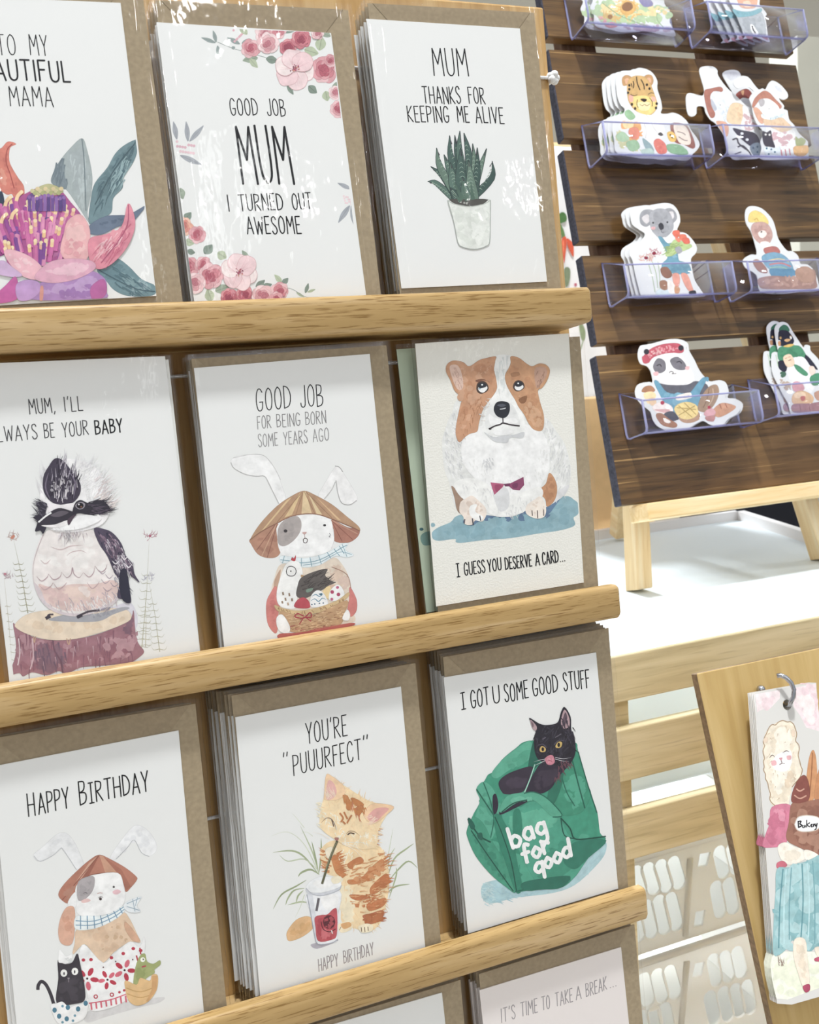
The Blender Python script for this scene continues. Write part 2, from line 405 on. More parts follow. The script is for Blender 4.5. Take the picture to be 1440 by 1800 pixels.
class Art:
    """collects flat patches of pigment, laid over one another in the order they are painted"""
    def __init__(s, M, ox=0, oy=0, sc=1.0):
        s.M = M; s.ox, s.oy, s.sc = ox, oy, sc
        s.v, s.f, s.c, s.z = [], [], [], 0
        Mi = M.inverted(); s.o = Mi @ EYE; s.R = Mi.to_3x3() @ RW; s.clip = None
        s.rnd = random.Random(5); s.last = None; s.grid = {}; s.base = None
    def at(s, ox, oy, sc): s.ox, s.oy, s.sc = ox, oy, sc
    def P(s, p):
        d = s.R @ Vector((s.ox + p[0] * s.sc - W / 2, s.oy + p[1] * s.sc - H / 2, F))
        t = -s.o.z / d.z
        q = s.o + d * t
        x, y = q.x, q.y
        if s.clip:
            a = s.clip; x = min(max(x, a[0]), a[2]); y = min(max(y, a[1]), a[3])
        return (x, y)
    def lay(s, q):
        """lift the patch just above whatever is already painted where it goes"""
        if s.base is None: s.base = s.z
        K = 1000.0
        i0, i1 = int(min(a[0] for a in q) * K - 1), int(max(a[0] for a in q) * K + 1)
        j0, j1 = int(min(a[1] for a in q) * K - 1), int(max(a[1] for a in q) * K + 1)
        cells = [(i, j) for i in range(i0, i1 + 1) for j in range(j0, j1 + 1)]
        z = max([s.grid.get(c, s.base) for c in cells] + [s.base]) + LAYER
        for c in cells: s.grid[c] = z
        s.z = max(s.z, z)
        return [(a[0], a[1], z) for a in q]
    def poly(s, pts, col, edge=0.0, edgecol=None):
        q = s.lay([s.P(p) for p in pts])
        tris = tessellate_polygon([[Vector((a[0], a[1], 0)) for a in q]])
        b = len(s.v); s.v += q
        for t in tris:
            a, bb, c = (q[i] for i in t)
            cr = (bb[0] - a[0]) * (c[1] - a[1]) - (bb[1] - a[1]) * (c[0] - a[0])
            if abs(cr) < 1e-14: continue
            s.f.append(tuple(b + i for i in (t if cr > 0 else (t[0], t[2], t[1])))); s.c.append(col)
        if edge: s.line(list(pts) + [pts[0]], edge, edgecol or tuple(x * .72 for x in col[:3]) + (1,))
    def line(s, pts, w, col, taper=False, cap=False):
        if len(pts) < 2: return
        n = len(pts); L, R = [], []
        for i, p in enumerate(pts):
            a = pts[max(i - 1, 0)]; b = pts[min(i + 1, n - 1)]
            dx, dy = b[0] - a[0], b[1] - a[1]; l = math.hypot(dx, dy) or 1
            k = 1.0
            if taper: k = max(.12, math.sin(math.pi * min(1, (i + .6) / n)) if taper == 2 else 1 - .9 * i / (n - 1))
            nx, ny = -dy / l * w * .5 * k, dx / l * w * .5 * k
            if cap and i in (0, n - 1):
                e = (-1 if i == 0 else 1) * w * .3
                p = (p[0] + dx / l * e, p[1] + dy / l * e)
            L.append((p[0] + nx, p[1] + ny)); R.append((p[0] - nx, p[1] - ny))
        b = len(s.v); s.v += s.lay([s.P(p) for p in L] + [s.P(p) for p in R])
        for i in range(n - 1):
            s.f.append((b + n + i, b + i, b + i + 1, b + n + i + 1)); s.c.append(col)
    def dot(s, p, r, col, ry=None):
        ry = ry or r
        s.poly([(p[0] + r * math.cos(k * math.pi / 5), p[1] + ry * math.sin(k * math.pi / 5)) for k in range(10)], col)
    def mesh(s, name, parent, mat, M=None):
        if not s.f: return None
        me = bpy.data.meshes.new(name)
        me.from_pydata(s.v, [], s.f)
        at = me.attributes.new('pigment', 'FLOAT_COLOR', 'CORNER')
        data = []
        for c, f in zip(s.c, s.f): data += list(c) * len(f)
        at.data.foreach_set('color', data)
        # every patch faces the viewer
        bm = bmesh.new(); bm.from_mesh(me)
        bm.normal_update()
        fl = [f for f in bm.faces if f.normal.z < 0]
        if fl: bmesh.ops.reverse_faces(bm, faces=fl)
        bm.to_mesh(me); bm.free()
        me.materials.append(mat)
        return link(name, me, parent, M)
    def run(s, text):
        """one stroke of the brush per line:
        @ ox oy scale | f/g/p colour pts (f washed with a darker rim, g without, p straight) | l/t/u colour width pts (t fades out, u swells)
        h colour n length angle spread width pts (hairs in an outline) | b colour n radius pts (blots) | o colour rx ry pts (dots)"""
        for ln in text.strip().splitlines():
            ln = ln.split('#')[0].split()
            if not ln: continue
            k = ln[0]
            if k == '@': s.at(*[float(x) for x in ln[1:4]]); continue
            col = hexlin(ln[1], INKK)
            P = lambda a: [tuple(float(v) for v in t.split(',')) for t in a]
            if k in 'fgp': s.last = col
            if k in 'bh' and s.last:          # blots and hairs bleed into the wash under them
                m = .50 if k == 'b' else .22
                col = tuple(a * (1 - m) + b * m for a, b in zip(col, s.last))
            if k == 'f': q = spline(P(ln[2:]), True); s.poly(q, col, 1.2 / max(s.sc, .2) * .35)
            elif k == 'g': s.poly(spline(P(ln[2:]), True), col)
            elif k == 'p': s.poly(P(ln[2:]), col)
            elif k in 'ltu':
                s.line(spline(P(ln[3:]), False), float(ln[2]), col, {'l': 0, 't': 1, 'u': 2}[k], k == 'l')
            elif k == 'h':
                n, le, an, sp, wd = int(ln[2]), *[float(x) for x in ln[3:7]]
                q = spline(P(ln[7:]), True); xs = [a[0] for a in q]; ys = [a[1] for a in q]
                i = 0; tries = 0
                while i < n and tries < n * 30:
                    tries += 1
                    p = (s.rnd.uniform(min(xs), max(xs)), s.rnd.uniform(min(ys), max(ys)))
                    if not inside(p, q): continue
                    a = math.radians(an + s.rnd.uniform(-sp, sp)); l2 = le * s.rnd.uniform(.6, 1.2)
                    e = (p[0] + math.cos(a) * l2, p[1] + math.sin(a) * l2)
                    m = ((p[0] + e[0]) / 2 + s.rnd.uniform(-.1, .1) * l2, (p[1] + e[1]) / 2 + s.rnd.uniform(-.1, .1) * l2)
                    s.line([p, m, e], wd, col, 1); i += 1
            elif k == 'b':
                n, r = int(ln[2]), float(ln[3])
                q = spline(P(ln[4:]), True); xs = [a[0] for a in q]; ys = [a[1] for a in q]
                i = 0; tries = 0
                while i < n and tries < n * 30:
                    tries += 1
                    p = (s.rnd.uniform(min(xs), max(xs)), s.rnd.uniform(min(ys), max(ys)))
                    if not inside(p, q): continue
                    rr = r * s.rnd.uniform(.5, 1.2); m = 7
                    v = [(p[0] + rr * s.rnd.uniform(.6, 1.1) * math.cos(t), p[1] + rr * s.rnd.uniform(.6, 1.1) * math.sin(t)) for t in [6.2832 * j / m for j in range(m)]]
                    v = [a if inside(a, q) else p for a in v]
                    if len({a for a in v}) > 3: s.poly(spline(v, True, 2), col)
                    i += 1
            elif k == 'v':     # v colour width pairs leaflength x0,y0 x1,y1 : a stem with paired upcurved leaflets
                w = float(ln[2]); n = int(ln[3]); le = float(ln[4]); (x0, y0), (x1, y1) = P(ln[5:7])
                s.line([(x0, y0), ((x0 + x1) / 2 + le * .12, (y0 + y1) / 2), (x1, y1)], w, col, 1)
                for i in range(n):
                    t = .04 + .72 * i / n; px, py = x0 + (x1 - x0) * t, y0 + (y1 - y0) * t; l = le * (1 - .55 * t)
                    for sg in (-1, 1):
                        s.line(spline([(px, py), (px + sg * l * .7, py + l * .12), (px + sg * l, py - l * .35)], False, 3), w * .8, col, 1)
            elif k == 'o':
                rx, ry = float(ln[2]), float(ln[3])
                for p in P(ln[4:]): s.dot(p, rx, col, ry)
    # ---- tall narrow hand lettering
    def text(s, col, w, txt, x0, y0, x1, y1, h, lean=(0.0, 1.0), fill=1.0):
        """letters along the baseline (x0,y0)-(x1,y1), h tall; lean = direction of the letters' upright"""
        adv = [GLY[c][0] if c in GLY else .26 for c in txt]
        gap = .16 * fill
        tot = sum(adv) + gap * (len(txt) - 1)
        ux, uy = (x1 - x0) / tot, (y1 - y0) / tot
        vx, vy = -lean[0] * h, -lean[1] * h
        c = hexlin(col, INKK); x = 0; w = w * 1.3 if w < 7 else w
        for ch, a in zip(txt, adv):
            if ch in GLY:
                jig = s.rnd.uniform(-.025, .025)
                for st in GLY[ch][1]:
                    sm = st[0] == '~'
                    P = [tuple(float(v) for v in t.split(',')) for t in st.lstrip('~').split()]
                    P = [(x0 + ux * (x + p[0]) + vx * (p[1] + jig), y0 + uy * (x + p[0]) + vy * (p[1] + jig)) for p in P]
                    if sm: s.line(spline(P, False, 3), w, c, 0, True)
                    else:
                        for a2, b2 in zip(P, P[1:]): s.line([a2, b2], w, c)
                    for q in ((P[0], P[-1]) if sm else P): s.dot(q, w * .48, c)
                x += a + gap
GLY = {
 'A': (.40, ['0,0 .20,1 .40,0', '.08,.33 .33,.33']), 'B': (.33, ['0,0 0,1', '~0,1 .24,.95 .27,.75 .20,.58 0,.52', '~0,.52 .28,.46 .33,.24 .24,.05 0,0']),
 'C': (.32, ['~.32,.82 .26,.97 .14,1 .03,.80 0,.45 .05,.12 .16,0 .28,.06 .32,.2']), 'D': (.36, ['0,0 0,1', '~0,1 .20,.93 .34,.68 .36,.40 .26,.10 0,0']),
 'E': (.28, ['.28,1 0,1 0,0 .28,0', '0,.52 .22,.52']), 'F': (.28, ['.28,1 0,1 0,0', '0,.54 .22,.54']),
 'G': (.36, ['~.34,.84 .26,.97 .15,1 .04,.82 0,.45 .06,.10 .18,0 .30,.07 .34,.22 .35,.40', '.18,.40 .36,.40']), 'H': (.36, ['0,0 0,1', '.36,0 .36,1', '0,.50 .36,.50']),
 'I': (.03, ['0.015,0 0.015,1']), '|': (.24, ['.12,0 .12,1', '0,1 .24,1', '0,0 .24,0']), 'J': (.26, ['~.26,1 .26,.4 .24,.08 .13,0 .03,.06 0,.2']),
 'K': (.34, ['0,0 0,1', '.32,1 0,.48 .34,0']), 'L': (.27, ['0,1 0,0 .27,0']), 'M': (.46, ['0,0 .04,1 .23,.42 .42,1 .46,0']), 'N': (.36, ['0,0 0,1 .36,0 .36,1']),
 'O': (.36, ['~.18,1 .05,.84 0,.48 .05,.12 .18,0 .31,.12 .36,.5 .31,.85 .18,1']), 'P': (.31, ['0,0 0,1', '~0,1 .26,.94 .31,.74 .24,.54 0,.46']),
 'R': (.35, ['0,0 0,1', '~0,1 .26,.94 .30,.76 .22,.57 0,.50', '.06,.50 .35,0']), 'S': (.30, ['~.28,.84 .22,.98 .12,1 .02,.90 .03,.68 .15,.52 .27,.36 .30,.16 .20,.01 .08,.01 0,.16']),
 'T': (.36, ['0,1 .36,1', '.18,1 .18,0']), 'U': (.34, ['~0,1 0,.40 .04,.10 .17,0 .30,.10 .34,.40 .34,1']), 'V': (.36, ['0,1 .18,0 .36,1']), 'W': (.52, ['0,1 .12,0 .26,.75 .40,0 .52,1']),
 'Y': (.36, ['0,1 .18,.46 .36,1', '.18,.46 .18,0']), "'": (.08, ['.06,1.02 .02,.82']), '"': (.16, ['.04,1.04 .02,.86', '.14,1.04 .12,.86']), ',': (.08, ['.06,.06 .0,-.12']), '.': (.05, ['0.02,0 0.03,.03']),
 'b': (.42, ['0,1 .02,0', '~.02,.40 .22,.56 .42,.30 .26,.0 .02,.08']), 'a': (.42, ['~.40,.50 .18,.58 0,.28 .18,0 .40,.14', '.40,.56 .42,0']), 'g': (.42, ['~.40,.50 .18,.58 0,.28 .18,.04 .40,.16', '~.42,.56 .42,-.2 .26,-.40 .04,-.30']),
 'f': (.34, ['~.34,.90 .20,1 .14,.75 .14,0', '0,.52 .30,.52']), 'o': (.42, ['~.21,.58 0,.30 .21,0 .42,.30 .21,.58']), 'r': (.32, ['0,.56 .02,0', '~.02,.34 .16,.54 .32,.50']), 'd': (.42, ['~.40,.46 .18,.56 0,.28 .18,0 .40,.12', '.42,1 .42,0']),
 'q': (.42, ['~.40,.50 .18,.58 0,.28 .18,.04 .40,.16', '.42,.56 .42,-.35']),
}

# ------------------------------------------------------------------ greeting cards
ORD = ['first', 'second', 'third', 'fourth', 'fifth', 'sixth', 'seventh', 'eighth', 'ninth', 'tenth', 'eleventh']
def sleeve_bm(x0, x1, y0, y1, zf, zb, seed, wr=.0006, edge=.0011):
    """flat cellophane tube with folded long edges and little waves"""
    bm = bmesh.new(); ny, nx = 30, 12
    rows = []
    xs = [x0 + (x1 - x0) * (k / nx) for k in range(nx + 1)]
    ridges = []
    if wr > .0008:                                # creases pressed into the film beside the long edges
        for px, hh in ((x0 + .0045, .0005), (x1 - .0050, .0006)):
            ridges.append((px, hh)); xs += [px + d for d in (-.0007, -.0004, 0, .0004, .0007)]
        xs = sorted(xs); nx = len(xs) - 1
    for j in range(ny + 1):
        y = y0 + (y1 - y0) * j / ny
        r = []
        def wob(x, amp): return amp * (noise.noise(Vector((x * 45 + seed, y * 30, seed * 1.7))))
        eL = .0009 * noise.noise(Vector((seed, y * 60, 3))); eR = .0009 * noise.noise(Vector((seed + 9, y * 60, 5)))
        for k, x in enumerate(xs):
            edgeness = 1 if k in (0, nx) else .35
            rz = 0; rx = 0
            for px, hh in ridges:
                if abs(x - px) < .0008:
                    rz = hh * max(0, 1 - (abs(x - px) / .0007) ** 2) * (.75 + .5 * noise.noise(Vector((seed, y * 40, px * 90))))
                    rx = .0012 * noise.noise(Vector((seed * 2, y * 22, px * 50)))
            r.append(bm.verts.new((x + rx + (eL if k == 0 else eR if k == nx else 0), y, zf + wob(x, wr) * edgeness + rz)))
        zm = (zf + zb) / 2
        hR = .0004 * (1 + .6 * noise.noise(Vector((seed + 4, y * 80, 1))))
        r.append(bm.verts.new((x1 + edge * .7 + eR, y, zf + hR)))
        r.append(bm.verts.new((x1 + edge * 1.3 + eR, y, zm)))
        r.append(bm.verts.new((x1 + eR, y, zb)))
        r.append(bm.verts.new((x0 + eL, y, zb)))
        r.append(bm.verts.new((x0 - edge * 1.3 + eL, y, zm)))
        r.append(bm.verts.new((x0 - edge * .7 + eL, y, zf + hR)))
        rows.append(r)
    n = len(rows[0])
    for A, B in zip(rows, rows[1:]):
        for k in range(n):
            f = bm.faces.new((A[k], A[(k + 1) % n], B[(k + 1) % n], B[k])); f.smooth = True
    bmesh.ops.recalc_face_normals(bm, faces=bm.faces)
    return bm
def slab(bm, pts, z0, z1, mi=0):
    a = [bm.verts.new((p[0], p[1], z1)) for p in pts]; b = [bm.verts.new((p[0], p[1], z0)) for p in pts]
    n = len(pts)
    fs = [bm.faces.new(a), bm.faces.new(b[::-1])]
    for k in range(n): fs.append(bm.faces.new((a[k], b[k], b[(k + 1) % n], a[(k + 1) % n])))
    bmesh.ops.recalc_face_normals(bm, faces=fs)
    for f in fs: f.material_index = mi
    return fs
def card(label, group, quad, row, art=None, stock=M_PAPER, env=M_KRAFT, n=N_CARD, right=.0105, top=.018, left=-.0006, seed=1, stack=0, step=.0004, dn=.0034, dv=0.0,
         backlabel=None, wr=.0006, sleeve=True, sl_mat=None, envtop=None, stepw=None):
    """quad: the four photo corners of the card face (top left, top right, bottom right, bottom left)"""
    q = [on(FS, p[0], p[1], -n) for p in quad]
    a = math.atan2(q[1].y - q[0].y, q[1].x - q[0].x) * .5 + (math.atan2(q[1].y - q[2].y, q[1].x - q[2].x) - math.pi / 2) * .5
    ctr = sum(q, Vector()) / 4
    M = FS @ T(ctr) @ Matrix.Rotation(a, 4, 'Z')
    loc = [M.inverted() @ (FS @ p) for p in q]
    root = empty('greeting_card', M)
    tag(root, label, 'greeting card', group)
    bm = bmesh.new(); slab(bm, loc, -.0005, 0)
    face = mesh('folded_card', bm, stock, parent=root)
    x0 = (loc[0].x + loc[3].x) / 2; x1 = (loc[1].x + loc[2].x) / 2
    yt = (loc[0].y + loc[1].y) / 2
    yb = RAILV[row] - .0113 - ctr.y
    et = yt + top if envtop is None else envtop - ctr.y
    if row: et = min(et, RAILV[row - 1] - .0213 - .0070 - ctr.y)
    E0, E1 = x0 - left, x1 + right
    bm = bmesh.new(); slab(bm, [(E0, yb), (E1, yb), (E1, et), (E0, et)], -.0014, -.0009)
    en = mesh('envelope', bm, env, parent=root)
    if env is M_KRAFT:
        bm = bmesh.new(); slab(bm, [(E0 + .003, et), (E0 + .030, et - .030), (E1 - .030, et - .030), (E1 - .003, et)], -.0009, -.0007)
        mesh('flap', bm, M_FLAP, parent=en)
    if sleeve:
        bm = sleeve_bm(E0 - .001, E1 + .001, yb - .0012, et + .0025, .0008, -.0016, seed, wr)
        mesh('sleeve', bm, sl_mat or M_SLEEVE, True, parent=root)
    if art:
        A = Art(M); A.z = 2e-5
        A.clip = (max(loc[0].x, loc[3].x), max(loc[2].y, loc[3].y), min(loc[1].x, loc[2].x), min(loc[0].y, loc[1].y))
        L = Art(M); L.z = 3e-5
        art(A, L)
        A.mesh('printed_artwork', face, M_INK)
        o = L.mesh('lettering', face, M_INK)
    kids = [c for c in root.children]
    for k in range(1, stack + 1):
        r = root.copy(); COL.objects.link(r)
        r.matrix_world = M @ T((-step * k + .0006 * math.sin(k * 2.3 + seed), dv * k + .0004 * math.sin(k * 1.7 + seed), -dn * k)) @ Matrix.Rotation(.004 * math.sin(k * 3.1 + seed), 4, 'Z')
        what = backlabel or label
        r['label'] = '%s card in the stack %s' % (ORD[k], what)
        for c in kids:
            d = c.copy(); COL.objects.link(d); d.parent = r
    return root, M
M_SHADED = plain('shaded_cream_stock', 'c9d8c2', .7, .2)  # cream stock recoloured green: shade behind the front corgi card, painted in
UP = (.085, 1.0)
def art_corgi(A, L):
    A.run('''
@ 680 560 .3112
g 7fa9b6 255,1210 290,1180 360,1150 395,1115 480,1100 800,1050 1000,1003 1060,1025 1095,1060 1080,1105 1055,1125 1065,1160 1040,1180 960,1200 850,1215 700,1240 560,1250 430,1266 390,1262 385,1245 300,1255 262,1245
b 6a98a8 40 40 300,1190 500,1130 1000,1020 1080,1070 1030,1160 700,1220 430,1250
g 56779a 430,1140 480,1170 560,1130 780,1105 900,1110 950,1060 980,1010 900,1040 560,1090
b 4c6688 14 22 440,1140 560,1110 800,1090 920,1060 900,1130 600,1150
o 7fa9b6 14 12 260,1166
g dfe0dd 420,455 370,530 345,580 325,640 312,690 318,800 330,870 350,920 365,985 385,1060 430,1100 560,1110 700,1120 800,1080 900,1065 1000,1000 1030,950 1040,850 1010,720 960,640 890,555 700,500
h c3c4c6 60 40 70 25 9 400,500 340,600 325,700 330,830 360,900 420,900 430,700 410,560
h f1f1ee 60 34 60 30 8 400,480 340,600 320,700 330,830 360,900 420,900 430,700 410,560
h c9cacb 60 40 100 25 9 900,570 960,650 1010,740 1035,850 1020,960 950,1000 930,860 890,700
h f3f2ef 60 36 100 25 8 900,570 960,650 1010,740 1035,850 1020,960 950,1000 930,860 890,700
h b9bcc2 24 30 90 20 7 880,640 915,700 920,800 880,840 870,720
g d6d6d8 960,980 1030,940 1000,1000 930,1050 900,1060
f 9b7a64 365,945 400,975 440,1005 415,1045 418,1100 395,1075 382,1010
f c28458 918,872 950,910 962,970 945,1030 905,1062 895,1020 862,985 870,960 900,930
b a66a44 10 18 918,885 950,930 950,1010 905,1050 880,980
g f1f0ec 430,690 420,760 450,850 520,920 600,960 700,1010 760,1060 830,1000 880,930 915,850 915,740 880,640 800,600 560,600 470,640
h dcdcda 50 34 75 30 9 440,720 470,850 560,920 700,960 840,930 900,820 900,700 700,900 500,800
h fafaf6 70 34 80 30 8 440,700 470,850 560,920 700,960 840,930 900,820 900,700 700,700
g efeeea 380,930 470,900 560,930 640,1000 760,980 860,950 880,1000 800,1060 770,1095 690,1118 620,1118 560,1090 500,1050 420,1010
h d3d3d3 40 36 80 25 8 420,930 560,940 640,1010 760,1000 860,960 780,1080 640,1110 500,1040
h c5c6ca 22 26 75 25 8 540,790 590,780 600,830 550,850
g d3d4d6 600,965 680,960 690,1060 640,1090 610,1030
g e9d9cc 415,1040 440,1020 480,1000 520,1030 555,1065 563,1105 540,1145 500,1140 480,1165 440,1160 432,1120 410,1090
b c9ab98 12 17 430,1040 500,1020 545,1080 500,1120 440,1100
g f4efea 470,1060 510,1050 500,1090 545,1120 520,1145 470,1110
l 4a4550 7 440,1135 437,1155
l 4a4550 7 483,1130 488,1165
l 4a4550 6 525,1115 530,1140
g ecdfd2 790,1055 830,1025 865,1005 892,1040 900,1085 888,1120 850,1130 810,1118 785,1095
b d0b8a4 8 14 800,1060 870,1020 890,1080 840,1110
l 6a5a56 6 820,1085 822,1112
l 6a5a56 6 850,1085 852,1125
l 6a5a56 6 885,1080 886,1112
g ecedeb 610,212 705,212 690,270 668,320 690,400 760,520 780,600 770,655 700,690 610,690 545,655 540,600 560,500 600,430 622,370 606,290
h cfd5d4 16 60 88 8 12 625,215 690,215 670,300 655,400 630,400 620,290
f c78a62 615,214 560,224 520,236 465,270 430,246 375,238 340,260 335,300 360,350 385,410 425,445 415,490 400,560 390,620 392,665 410,698 440,670 470,650 510,637 520,590 540,520 572,470 605,428 622,390 615,330 605,290 612,240
b b8744b 26 26 480,270 600,250 600,380 520,450 420,600 400,640 420,470
b d6a27e 26 24 370,260 480,300 600,300 560,430 430,640 410,520
b a9714f 12 16 540,300 600,320 600,360 540,350
h a5673f 26 30 90 30 6 420,480 540,440 500,600 420,650
g d9b3a0 355,270 400,265 425,320 430,390 400,400 370,340
h b98a78 14 34 70 15 6 365,280 410,290 420,380 390,370
f c58a5e 700,214 745,222 790,255 822,270 860,254 900,262 921,295 905,350 876,392 853,407 865,470 885,540 887,600 872,634 830,626 800,590 775,540 745,500 725,460 700,420 675,370 668,320 690,280 700,250
b b4754c 24 24 700,250 790,280 850,420 880,600 820,600 720,420 690,330
b d8a77f 24 22 760,440 860,480 880,600 830,610 780,540 700,330
g b88a72 835,285 890,275 905,310 880,360 845,390
h 8f6450 12 30 110 15 6 840,290 895,290 870,370 845,380
g 8b5836 745,455 790,435 785,470 760,480
g a06b46 700,310 740,300 750,320 710,330
h e9e9e6 14 26 200 30 7 540,540 580,470 600,440 560,600
g dfe0df 560,540 600,480 700,480 745,560 750,610 700,590 656,580 600,600 560,620
g f2f2ef 575,540 610,560 660,570 720,560 735,590 660,590 590,605
g c7c9cc 548,640 600,668 660,660 720,655 775,640 765,675 700,672 680,700 640,700 600,690
g f0f0ed 600,640 660,625 720,635 690,655 620,660
l 3a3236 8 580,622 612,606 640,598 656,590 690,598 720,603 748,606
l 3a3236 6 655,560 656,590
o 2b2428 9 6 583,622
f 262831 648,467 688,478 694,515 682,548 657,562 622,550 604,515 616,478
g 4b4f5c 622,490 650,482 672,490 650,500
l c9ccd2 5 640,512 655,510 670,506
g 4a3830 505,395 512,365 540,352 565,365 575,395 560,415 530,425 512,415
g 7e4f3a 500,350 540,340 580,360 570,352 540,350 515,360
g eceef0 516,392 530,378 558,378 568,395 545,418 522,410
g 2a2c34 515,375 535,362 558,368 560,385 540,392 522,392
o e9edf2 5 5 538,374
g 7ea0b0 518,392 532,394 528,400 520,400
g 4a3830 712,385 722,358 745,348 770,360 778,385 765,402 740,412 722,405
g eceef0 722,385 740,372 762,372 772,388 752,405 730,402
g 2a2c34 722,370 738,356 760,358 768,372 752,384 732,384
o e9edf2 5 5 742,366
p b34a70 585,925 664,934 655,952 607,996
g 9b3a5e 610,940 650,945 620,980
p 8c3b63 695,932 772,894 776,940 750,970 712,966 690,948
g 742f55 710,935 740,930 735,955 712,955
p 6f2d52 660,934 697,930 694,947 668,948
''')
    L.at(680, 560, .3112)
    L.text('100f14', 5.5, '|', 398, 1460, 413, 1458, 74, UP)
    L.text('100f14', 5, 'GUESS', 441, 1452, 556, 1434, 70, UP); L.text('100f14', 5, 'YOU', 573, 1430, 648, 1420, 68, UP)
    L.text('100f14', 5, 'DESERVE', 672, 1418, 820, 1397, 66, UP); L.text('100f14', 5, 'A', 842, 1394, 864, 1390, 64, UP)
    L.text('100f14', 5, 'CARD', 882, 1388, 970, 1376, 66, UP)
    for x, y in ((981, 1372), (993, 1370), (1005, 1368)): L.dot((x, y), 3.2, hexlin('100f14', INKK))
def art_shadedcorgi(A, L):
    A.run('''
@ 680 560 .3112
o 37636a 12 9 196,1190
g 6d978f 190,1235 210,1210 250,1200 330,1200 330,1275 250,1280 205,1278
''')
